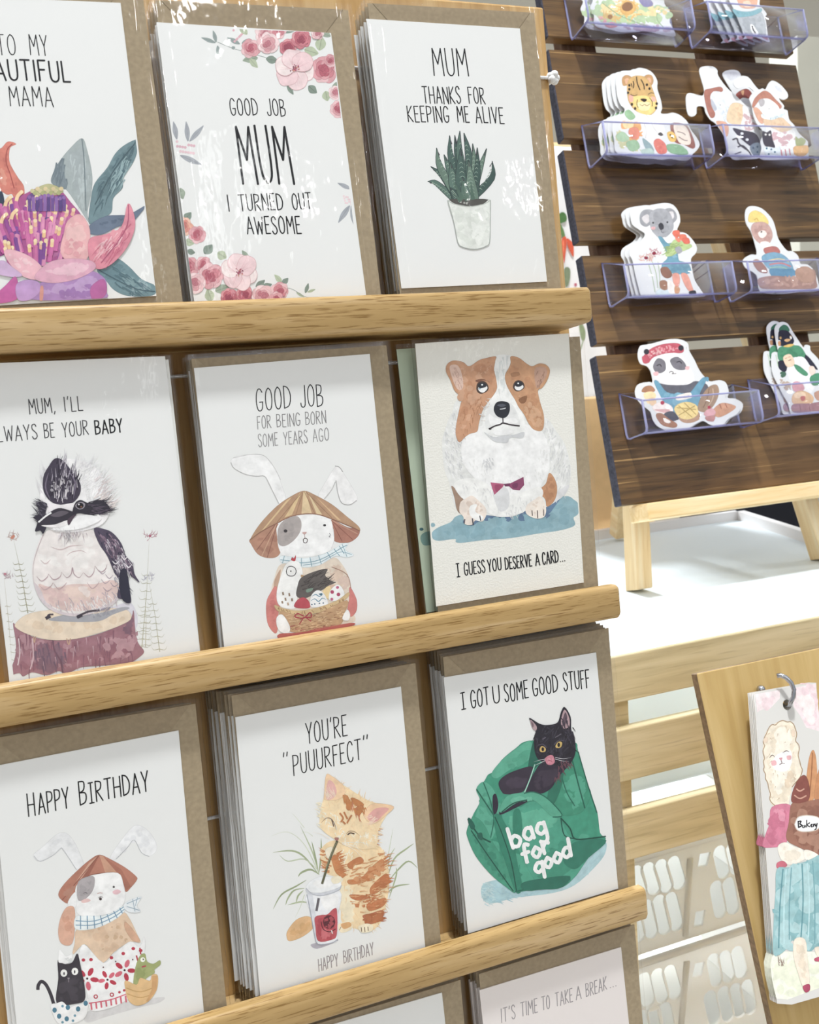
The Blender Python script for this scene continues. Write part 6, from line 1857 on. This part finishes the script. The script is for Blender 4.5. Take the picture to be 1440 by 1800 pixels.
BUN = '''
f b5705c 790,1020 820,950 900,885 960,905 1010,960 1075,1030 1050,1060 990,1000 940,965 870,965 840,1000 800,1050
g f3f2f2 850,1000 880,965 950,962 1020,1010 1055,1060 1040,1110 960,1130 890,1115 855,1060
g aaa4a8 850,985 880,962 910,975 905,1020 870,1040
o 6a6468 5 5 955,1060
o 8a8488 3 3 905,1035 990,1040
g e3e5e9 950,815 1000,800 1070,840 1115,905 1110,945 1060,930 1000,880
g e3e5e9 620,790 690,755 745,770 800,840 850,890 820,900 760,850 690,840 640,845
g c9ccd4 1000,830 1060,850 1080,900 1040,890
f d99a7c 800,1060 840,1050 890,1110 905,1180 880,1205 840,1160
g dfe8ec 880,1110 960,1132 1050,1110 1080,1085 1120,1100 1120,1150 1070,1140 980,1165 890,1150
h 7ea0b4 30 26 80 30 5 890,1110 960,1140 1060,1110 1110,1100 1060,1140 980,1160
f ddb994 900,1160 980,1170 1070,1145 1130,1190 1180,1250 1090,1290 1000,1250 920,1230
b c89a70 8 16 930,1180 1100,1190 1080,1260
f f3efee 920,1235 1000,1255 1090,1290 1190,1260 1215,1340 1190,1450 1050,1470 970,1380
b c0304a 34 24 970,1290 1180,1280 1200,1400 1100,1430 1000,1380
l c0304a 8 1070,1460 1080,1520
l c0304a 8 1110,1455 1120,1515
l c0304a 8 1150,1450 1160,1510
l c0304a 8 1190,1440 1200,1500
f 3c3642 890,1280 930,1290 970,1270 985,1350 1010,1440 930,1430 895,1380
o e8e6e0 10 10 920,1310 958,1312
f d5e0e6 905,1440 950,1430 1010,1440 1060,1430 1055,1510 990,1530 920,1515
o 3d6a84 10 10 930,1445 975,1455 950,1500 1010,1480
f 9aa468 1210,1330 1240,1350 1270,1340 1310,1370 1280,1420 1220,1420
f dfa868 1195,1430 1260,1420 1330,1420 1330,1490 1260,1530 1200,1500
'''
sticker('front hatted rabbit sticker standing upright in the second row right holder', 'hatted rabbit stickers', Z1,
 '762,960 800,900 835,875 790,868 720,832 650,862 608,822 612,780 680,740 750,750 800,810 850,868 890,860 920,868 950,810 990,785 1060,820 1130,900 1135,950 1090,972 1052,955 1062,980 1100,1030 1096,1060 1132,1076 1140,1120 1155,1170 1200,1220 1240,1290 1300,1348 1332,1380 1332,1440 1340,1530 1330,1554 1200,1552 900,1556 868,1510 882,1440 870,1380 900,1290 832,1200 800,1110 790,1040', BUN)
sticker('tilted hatted rabbit sticker on the left in the second row right holder', None, Z1,
 '150,925 190,905 300,932 322,880 296,780 274,690 300,650 400,645 450,682 458,735 540,850 625,925 700,1000 800,1100 850,1250 890,1400 880,1530 720,1552 600,1550 545,1450 525,1340 440,1210 380,1165 335,1095 318,1040 252,1040 246,1108 205,1135 162,1110 145,1000', '''
f a86455 322,890 400,860 480,845 505,880 470,900 400,900 380,960 420,1060 425,1130 385,1145 345,1050
g d9dfe8 400,900 480,895 540,950 550,1040 500,1130 440,1110 395,1020
g aab0be 390,960 420,1000 445,1060 420,1080 390,1020
o 5a5660 5 5 478,1022
g e5e7ea 310,690 400,670 430,700 420,745 350,750
g e9ebee 180,930 300,960 310,1000 230,1010 215,1090 175,1085
g dfe7ee 510,880 560,900 600,950 560,985 520,950
h 8aa4bc 24 24 60 40 5 500,1080 560,1020 570,1150 520,1170
f e0bf96 580,1020 660,1005 720,1060 700,1200 600,1210 540,1160
b cf9f74 8 18 600,1040 700,1060 680,1180
f f3efee 700,1030 780,1090 830,1240 760,1290 680,1240 700,1130
b b02a40 26 24 700,1080 790,1120 830,1240 720,1270
f d9987a 440,1180 530,1190 560,1250 540,1330 470,1240
f 3c3642 600,1250 700,1270 800,1290 850,1340 880,1440 800,1440 680,1350
o d8dade 16 14 690,1300 740,1360
f 6a7888 770,1420 850,1390 885,1470 850,1520 790,1500
o 2e4660 9 9 800,1440 840,1430 840,1480
l 3a3438 16 600,1360 640,1350 660,1400 740,1460
l 3a3438 14 650,1430 700,1420 760,1480 780,1520
l 3a3438 12 620,1500 680,1480
''', lift=.0028)
sticker('half hidden hatted rabbit sticker between two rabbit stickers', None, Z1,
 '500,730 540,686 640,684 680,740 640,800 720,830 790,880 850,960 820,1200 840,1500 700,1510 640,1200 620,960 560,840', '''
g d0d2d8 520,720 560,700 630,700 650,740 590,790
f 8a3f38 632,920 680,880 740,865 785,910 770,960 700,950 650,975
g c78e60 680,890 710,880 700,930
g c9ccd6 690,970 760,960 770,1000 700,1010
b b02a40 12 24 720,1040 800,1100 800,1300 730,1250
''', lift=.0075)
sticker('front koala sticker in blue dungarees holding tulips', 'koala stickers', Z5,
 '447,130 442,100 470,72 520,62 560,62 620,50 670,60 700,100 708,150 692,198 742,212 792,272 792,312 765,345 772,400 786,460 826,522 832,545 700,548 600,549 512,549 490,500 470,420 456,352 440,322 450,282 500,250 522,215 490,190 456,165', '''
f 8e9098 495,120 510,92 545,85 570,100 560,150 530,175 500,160
g c9c4c8 505,130 535,110 550,135 530,160
f 8e9098 620,95 650,78 680,95 690,130 670,155 640,150
g d0ccd0 640,105 668,95 675,125 655,140
f 9a9ca4 545,110 570,88 600,80 640,90 665,130 672,180 650,215 610,240 575,215 552,180
b 84868e 14 24 560,100 640,100 660,180 600,220
o 2a2a30 5 5 565,155 640,152
f 3a3a42 594,165 606,155 618,165 620,185 605,192 596,180
g dba0a4 555,178 575,176 574,190 558,190
l 5a5a60 3 608,192 612,206 622,204
f eef0f2 560,240 600,235 640,240 650,340 640,380 590,380 575,300
b d9dce0 8 20 560,250 600,250 590,340
f 5c93ac 592,232 610,230 640,262 668,262 690,290 700,350 720,360 752,372 762,418 690,425 620,405 612,370 640,340 625,290
b 477c98 14 24 620,370 740,370 750,410 640,410
b 86b2c4 10 20 650,270 700,340 640,330
f a9c278 670,250 700,250 750,262 770,280 735,300 700,310 660,330 630,325
h 7d9c50 24 40 160 25 6 650,260 750,270 700,310 640,320
f e0604a 668,215 672,198 700,195 705,215 690,235
f e0684e 700,220 735,218 742,245 715,250
f dc5c48 720,240 750,235 758,262 730,265
f ea7a60 680,235 710,240 700,258
f 9a9ca4 680,290 705,280 718,305 695,318
h c26a78 20 20 270 80 6 540,300 600,300 600,330 545,335
o 8a2438 11 9 570,316 528,340
h dca090 26 22 270 80 6 505,330 560,330 560,360 510,365
l 9ab08a 4 560,360 580,420 590,500
l 9ab08a 4 540,370 560,440 575,520
l 9ab08a 4 590,360 600,440 600,520
f c8d8dc 580,520 610,500 660,510 670,540 590,542
f e4907c 668,425 700,425 705,470 690,500 672,470
f e4907c 712,424 745,428 770,490 778,520 755,515 730,480
f 8a5a48 605,395 640,390 665,430 640,448 612,430
f 9a6a50 600,465 630,460 650,490 630,510 605,500
g ece4dc 640,460 670,470 690,520 650,525
f c98a60 680,490 705,500 700,525 680,525
f 2e2e38 755,518 785,512 790,530 760,532
''', copies=((-.0028, .0010, .0035), (-.0050, .0018, .007)), backlabels=('second koala sticker behind the tulip koala', 'rearmost koala sticker behind the tulip koala'))
sticker('brown bear sticker wearing a yellow duck hat', None, Z5,
 '1050,110 1060,76 1090,66 1140,80 1190,130 1210,180 1226,240 1270,300 1300,304 1330,330 1342,370 1380,375 1416,410 1436,470 1436,515 1340,520 1250,530 1150,525 1122,500 1110,430 1052,392 1040,350 1080,322 1112,320 1100,260 1080,200 1056,160', '''
f e6c765 1070,150 1072,110 1100,90 1140,105 1170,140 1168,165 1120,152
l c99a3a 4 1098,140 1112,132 1120,146
f c0938a 1082,180 1100,155 1150,152 1180,175 1195,220 1180,260 1150,272 1110,250 1088,215
b a87a72 12 22 1095,170 1175,180 1180,250 1120,240
g ecdcd4 1120,205 1150,195 1165,215 1145,235 1125,228
o 2e2628 5 4 1136,203
g f0e8e0 1130,260 1170,255 1200,290 1180,310 1150,300
f b0625c 1150,290 1210,280 1235,310 1200,330 1160,320
f 6a9ab8 1140,330 1200,310 1260,330 1300,380 1300,430 1230,420 1180,400 1150,370
l c86a70 7 1180,375 1240,368 1290,385
l e0c070 5 1170,355 1230,345 1280,360
l 8ab89a 5 1180,392 1240,388 1290,405
f 4f86aa 1180,400 1240,400 1305,400 1310,435 1230,440 1190,435
f 9a6a5c 1090,360 1120,350 1160,390 1165,420 1120,410
f a0766a 1120,450 1200,435 1320,440 1410,400 1425,460 1420,500 1300,505 1160,505 1125,490
b c79a86 14 26 1140,450 1400,420 1400,490 1170,490
f b0846e 1320,400 1370,385 1410,410 1415,460 1360,470 1320,440
''')
sticker('front panda sticker in a spotted headscarf holding baked treats', 'panda stickers', Z5,
 '486,832 500,802 540,796 600,780 650,768 700,772 735,792 742,830 770,880 800,940 850,992 900,986 936,1000 952,1050 946,1080 985,1084 1026,1112 1012,1160 960,1190 930,1222 872,1222 830,1200 790,1215 740,1242 660,1255 592,1230 562,1190 550,1150 500,1110 470,1060 482,1010 530,995 562,1002 552,940 530,910 500,900 486,870', '''
f c24a5c 510,880 520,850 560,815 620,795 690,790 722,810 718,840 640,842 570,862 540,890
b e9a8b0 30 8 520,850 620,800 715,815 640,840 550,870
b f4dcd8 20 6 520,850 620,800 715,815 640,840 550,870
f c24a5c 508,860 540,862 545,890 515,895
o 34323c 15 15 530,835 712,815
g f4f4f3 555,880 620,848 690,842 725,870 765,930 782,980 740,1010 660,1010 600,1000 572,960
g dcdcde 560,960 620,1000 700,1010 770,985 720,1015 620,1010
f 6f6c76 566,905 590,870 625,885 630,930 600,948 572,935
f 6f6c76 655,880 690,862 725,885 740,920 715,932 675,920
l 35333c 5 585,908 600,902 608,912
l 35333c 5 690,890 705,886 715,896
g e6b0b4 566,945 590,940 592,958 572,962
g e6b0b4 735,915 755,912 755,928 738,930
l 5a5058 4 650,945 660,938 672,945 665,952 685,950
f 5a5a66 575,1000 640,1010 740,1010 790,990 850,1010 840,1060 700,1100 610,1060
f 5a94b2 570,995 590,990 640,1050 720,1055 760,1050 800,1000 830,970 845,985 810,1060 820,1110 700,1160 640,1130 600,1060
b 7ab0c8 12 26 620,1050 780,1060 780,1100 660,1120
g e6dcd4 688,1068 755,1050 768,1062 765,1078 695,1092
l 8a6a6a 3 700,1078 730,1070 755,1066
f a8704e 505,1045 520,1020 555,1015 575,1040 545,1050
g f0d098 515,1055 560,1045 580,1070 545,1110 525,1090
f e0b890 540,1085 575,1080 580,1110 555,1118
f f0e0dc 560,1130 600,1100 660,1120 665,1160 600,1165
o b02a44 11 11 614,1104
g d8a0a0 570,1140 650,1140 640,1160
f 4a4a58 625,1160 670,1150 700,1190 660,1200 630,1185
f b08468 700,1180 740,1160 800,1150 808,1190 760,1210 720,1205
f e6c878 676,1140 700,1110 750,1100 795,1120 800,1165 760,1190 710,1185
l a9863e 4 690,1130 790,1140
l a9863e 4 700,1170 785,1120
l a9863e 4 700,1120 770,1180
l a9863e 4 730,1105 790,1165
f 9a7a62 800,1130 820,1070 860,1020 900,1010 912,1050 890,1110 850,1150 815,1150
l 7a5a46 5 860,1030 850,1080 830,1130
l c0a084 5 880,1030 880,1080 850,1130
f c98a68 890,1130 930,1105 985,1115 1000,1130 960,1160 910,1180 880,1160
l a05a40 5 915,1110 925,1135
l a05a40 5 945,1108 955,1130
f d898a0 832,1165 850,1140 880,1135 895,1160 860,1180
o b83048 9 9 860,1128
f b87a78 840,1180 890,1172 885,1200 870,1202 850,1198
f a06a4e 580,1165 610,1160 650,1190 690,1215 680,1235 620,1225 590,1195
g f0e4d8 620,1185 655,1200 650,1212 625,1205
''', copies=((.0046, .0005, .0018), (.0050, .0008, .0036)), backlabels=('second panda sticker peeking out right of the first panda', 'rearmost panda sticker at the far right of the pandas'))
sticker('front penguin sticker in a green cape in the bottom right holder', 'penguin stickers', ZP,
 '660,90 690,42 730,28 775,45 810,100 862,180 912,252 930,230 970,240 978,285 1040,350 1120,480 1170,640 1180,800 1160,835 1050,832 940,842 830,850 800,830 780,750 740,680 700,600 645,490 632,400 636,310 660,292 690,290 672,200', '''
f 2f6a4e 705,80 740,55 775,70 790,110 740,120 700,110
f 28283a 692,150 705,105 770,108 810,150 830,200 800,235 740,240 700,230
o c99a50 9 12 712,170 800,160
g f0eee8 695,190 712,195 708,215 695,210
g f0eee8 795,155 812,165 808,180 795,175
f e0a868 745,190 770,178 800,185 770,205
f c98a58 690,205 710,200 712,235 695,238
f 3f8a62 690,270 740,240 830,235 890,250 940,330 930,350 860,330 780,345 720,370 690,350
b 2f7250 20 26 700,270 900,270 900,330 720,350
f e0b050 735,245 790,225 830,228 790,250
f 28283a 930,320 970,350 1030,430 1030,450 970,410 930,370
f 28283a 690,380 740,370 770,420 750,470 700,440
g f1f1ee 800,360 900,335 960,400 1010,520 1000,640 900,660 820,600 780,500 770,420
f ecc9a8 735,340 800,315 835,400 770,425
l b8604a 5 750,352 768,345
l b8604a 5 780,340 798,335
l 7a3a2c 6 782,370 802,362
f 3f8a62 830,405 880,420 950,480 930,505 860,460
f ecd0c0 960,430 1000,420 1020,470 980,500
f 3f8a62 975,510 1050,480 1080,560 1010,590 975,560
b 3c2438 30 26 705,470 760,470 755,510 720,520
f d08a98 815,575 850,552 900,570 920,620 870,650 825,630
b 8fa878 20 26 700,530 800,560 800,640 740,620
f d8a878 815,680 860,640 930,640 1000,690 980,750 900,760 820,745
g ecc8a0 830,660 910,645 930,680 850,700
g c06058 885,690 920,680 930,710 900,725
f c08a70 1010,650 1120,630 1140,700 1040,720
f 9a6a70 820,755 980,745 1150,720 1160,800 1000,815 830,825
l 7a4a54 5 880,760 890,815
l 7a4a54 5 960,755 970,810
l 9ac08a 5 670,320 680,360 690,420
''', copies=((-.0080, .0022, .0026),), backlabels=('second penguin sticker on the left behind the front penguin',))
sticker('front sunflower bouquet sticker in the top left holder', 'sunflower stickers', Z9,
 '455,-60 490,0 470,60 500,120 500,180 540,212 620,225 700,245 800,245 900,240 1000,262 1110,280 1122,250 1080,170 1086,100 1040,30 1000,-60 700,-120', '''
b a9c490 44 50 520,0 1060,40 1060,180 560,190
b e9cf8a 30 44 560,0 1050,40 1040,120 600,120
h e8b45a 60 50 270 180 14 690,0 830,0 830,120 690,120
f dca24a 700,60 740,5 800,20 820,70 780,110 720,105
f 8a5a34 715,45 745,18 785,25 795,60 765,85 725,78
h e8bc64 40 40 270 180 12 580,100 660,100 660,160 590,160
o 9a6a3c 20 18 622,130
f d8888c 580,190 640,170 680,200 620,215
b 8fb8cc 30 30 740,180 1050,190 1080,250 760,230
b 8f88b8 12 24 840,0 960,10 920,60
b e0a0a0 14 22 520,120 600,150 590,200
f 7f78a8 840,-20 920,-10 950,40 880,50
l 88a878 6 560,20 700,120 900,200
l 88a878 6 1000,60 980,140 1040,220
''', copies=((-.0090, .0006, .0040),), backlabels=('second sunflower sticker poking out on the left in the top left holder',))
sticker('front grey animal sticker with a teal scarf in the top right holder', 'teal scarf animal stickers', Z1,
 '545,-60 575,20 610,90 645,170 680,250 702,320 722,352 700,380 760,372 820,360 880,385 960,410 942,340 930,250 918,165 932,135 890,80 860,40 840,-60', '''
f d89a7c 640,-40 820,-40 830,60 760,85 680,70 650,20
g ecc4a8 700,20 760,10 780,60 720,70
f a9afb4 640,150 740,140 860,110 905,180 925,300 900,360 800,340 720,330
b 8f969c 26 40 680,180 880,150 900,330 740,310
f 6fa8b4 598,90 680,110 780,110 870,80 880,110 800,150 700,165 640,160
b 4f8c9c 12 30 620,110 780,130 870,100 700,160
f f0f0ee 770,240 800,245 830,290 850,330 810,345 780,300
l 2e2a30 12 790,255 800,290 820,320
g c89098 730,345 790,340 790,380 740,372
g c89098 880,360 930,350 940,390
''', copies=((-.0070, .0008, .0038), (-.0135, .0012, .0076), (-.0200, .0016, .0114)),
 backlabels=('second teal scarf sticker in the top right holder', 'third teal scarf sticker in the top right holder', 'rearmost teal scarf sticker in the top right holder'))

pk = empty('cellophane_packet', FR @ T(on(FR, 1206, 60, -.748)))
tag(pk, 'crumpled clear cellophane packet at the right end of the top left holder', 'packet')
bm = bmesh.new(); g = []
for j in range(15):
    g.append([bm.verts.new((-.012 + .026 * i / 12, .004 + .052 * j / 14, .0045 * noise.noise(Vector((i * .55, j * .5, 3.3))) + .002 * noise.noise(Vector((i * 1.7, j * 1.3, 8.1))))) for i in range(13)])
for j in range(14):
    for i in range(12): bm.faces.new((g[j][i], g[j][i + 1], g[j + 1][i + 1], g[j + 1][i]))
mesh('film', bm, M_SLEEVE, parent=pk)

# ------------------------------------------------------------------ bookmarks on the hook
FG = FB
def bookmark():
    q = [on(FG, x, y, -NBM) for x, y in ((1326, 1219), (1435, 1200), (1476, 1742), (1392, 1766), (1366, 1764))]
    h = on(FG, 1384, 1239, -NBM)
    M = FG @ T(h)
    out = [(p.x - h.x, p.y - h.y) for p in q]
    hole = [((.0040) * math.cos(t), .0040 * math.sin(t)) for t in [6.2832 * k / 16 for k in range(16)]]
    me = plate('bookmark', out, [hole], .0007, M_BMPAPER)
    root = tag(link('bookmark', me, M=M), 'front alpaca bookmark with bread bag hanging on the steel hook', 'bookmark', 'alpaca bookmarks on the hook')
    A = Art(M, 1060, 1130, .3722); A.z = 1e-5
    A.clip = (min(out[0][0], out[4][0]) + .0002, out[4][1], max(out[1][0], out[2][0]), out[0][1])
    A.run('''
p ecd9da 718,242 836,223 836,262 800,300 740,320 730,330
p e9d3d6 908,212 1005,192 1030,420 960,400 930,340 900,300
b e3c3c8 30 30 745,265 815,250 800,300 760,325
b dfb9c2 34 30 930,225 1000,200 1020,380 950,380
b f0e2dc 20 34 900,260 1000,260 1000,420
g e9ead8 800,1480 900,1460 1060,1480 1080,1640 820,1680
b d8ddb8 30 40 820,1500 1060,1500 1060,1640 830,1670
f e8dac3 757,470 772,420 800,388 850,368 900,382 916,430 912,462 926,500 926,560 940,600 926,640 892,682 882,740 870,776 820,776 790,752 786,690 770,640 760,580 757,520
b d8c4a6 40 34 770,430 900,390 920,560 880,740 800,740 770,560
b f2e9da 30 34 790,420 890,400 880,700 800,700
l 9c7a54 4 772,430 785,400 800,386 815,388 830,374 850,367 872,374 885,372 900,384 908,404 916,432 910,462 924,480 928,500 922,530 930,560 936,585 942,600 936,625 926,642 910,660 894,680
l 9c7a54 4 772,430 762,450 757,470 764,485 757,505 757,522 764,545 758,560 762,585 758,600 768,620 768,642 778,660 784,690 792,715 788,735 795,752 812,768 825,776 845,772 858,778 872,774
h b08e66 30 18 90 60 4 770,440 900,390 920,600 880,760 800,760 770,600
b c9a57c 10 20 860,600 910,620 880,690 850,660
f e3c9ae 758,455 775,445 778,468 762,472
f e3c9ae 890,415 905,412 908,440 893,440
g f6f2ec 800,570 815,535 850,515 888,512 892,560 876,600 842,608 812,596
u 6a5048 4 785,545 800,530 812,540
u 6a5048 4 848,520 866,510 882,516
g e0a0a4 795,560 815,555 820,575 800,580
g e0a0a4 868,535 888,532 888,550 872,552
g d08890 832,545 848,542 842,556
l 6a4a4a 4 842,556 845,568 835,574
l 6a4a4a 3 845,568 858,570
f d06c88 798,776 885,766 890,860 862,950 800,966 755,960 770,900 788,850
b b85470 16 26 790,800 870,800 840,940 770,940
b e090a4 12 24 800,790 860,790 850,860
f c98450 960,660 974,545 992,506 1006,540 1012,640 1000,730 968,752
l 9a5a34 5 990,520 985,620 975,730
f c07a4a 1000,700 1020,600 1060,560 1080,700 1010,750
f 84443a 892,752 900,690 930,636 958,628 976,680 974,735 950,760
l c99078 6 915,690 930,700 950,690
l c99078 6 905,720 930,735 960,722
f 96604c 890,762 930,758 1000,742 1090,752 1095,1010 1000,1002 940,972 868,930 878,850
b 7c4a3a 26 40 890,780 1060,780 1060,980 920,950
b b08068 22 34 890,780 1060,780 1060,980 920,950
f f5f3ee 905,858 920,825 958,815 1010,822 1040,850 1010,882 960,892 920,885
l c9b8a8 4 905,858 920,825 958,815 1010,822 1040,850 1010,882 960,892 920,885 905,858
l 1e1a20 6 922,842 924,872
l 1e1a20 6 922,844 936,842 930,855 940,862 924,872
l 1e1a20 5 946,862 942,870 950,872 954,860 956,870
l 1e1a20 5 962,838 962,870
l 1e1a20 5 976,850 964,860 976,868
l 1e1a20 5 980,862 988,856 982,868 990,868
l 1e1a20 5 994,856 994,868 998,856
l 1e1a20 5 1002,854 1004,866 1012,852
l 1e1a20 5 1012,852 1006,878 1000,882
f ece2d2 826,962 860,942 900,960 940,975 955,1010 940,1030 880,1048 840,1020
b d9c8ae 14 24 840,960 930,980 930,1020 860,1030
f eee4d4 950,980 990,985 1020,1010 960,1025
f c85a6c 822,1040 850,1030 870,1050 845,1066 822,1062
f 86b6ba 822,1068 880,1060 960,1032 1095,1012 1110,1430 1040,1440 1000,1432 960,1400 905,1392 860,1452 806,1472 806,1320 815,1180
b 5f9aa2 34 40 830,1080 1080,1040 1090,1400 830,1440
b aed0d2 34 40 830,1080 1080,1040 1090,1400 830,1440
l 4f8a94 6 850,1070 835,1250 830,1440
l 5f96a0 5 890,1062 880,1230 880,1400
l 4f8a94 6 940,1045 945,1220 935,1390
l 5f96a0 5 990,1030 1000,1220 1000,1420
l 4f8a94 6 1040,1020 1060,1220 1060,1430
l a9d0d4 6 865,1070 855,1240 855,1420
l a9d0d4 6 965,1040 975,1200 970,1390
f ecdcc6 905,1400 955,1402 966,1500 976,1602 945,1622 922,1562 900,1480
b d5bea0 18 22 910,1410 950,1420 965,1590 930,1590
f ecdcc6 1000,1440 1050,1440 1060,1500 1020,1490
f b03c5a 944,1622 974,1612 976,1640 956,1650
f c04a66 1000,1490 1040,1480 1050,1500 1006,1504
h 8a8a72 10 30 265 15 4 830,1500 860,1500 860,1530 830,1530
''')
    kid = A.mesh('printed_artwork', root, M_INK)
    for k, w in ((1, 'second'), (2, 'third'), (3, 'fourth'), (4, 'rearmost')):
        r = root.copy(); COL.objects.link(r); r.matrix_world = M @ T((.0001 * math.sin(k * 2), .0001 * k, -.0017 * k)); r['label'] = w + ' alpaca bookmark in the pile on the steel hook'
        c = kid.copy(); COL.objects.link(c); c.parent = r
bookmark()
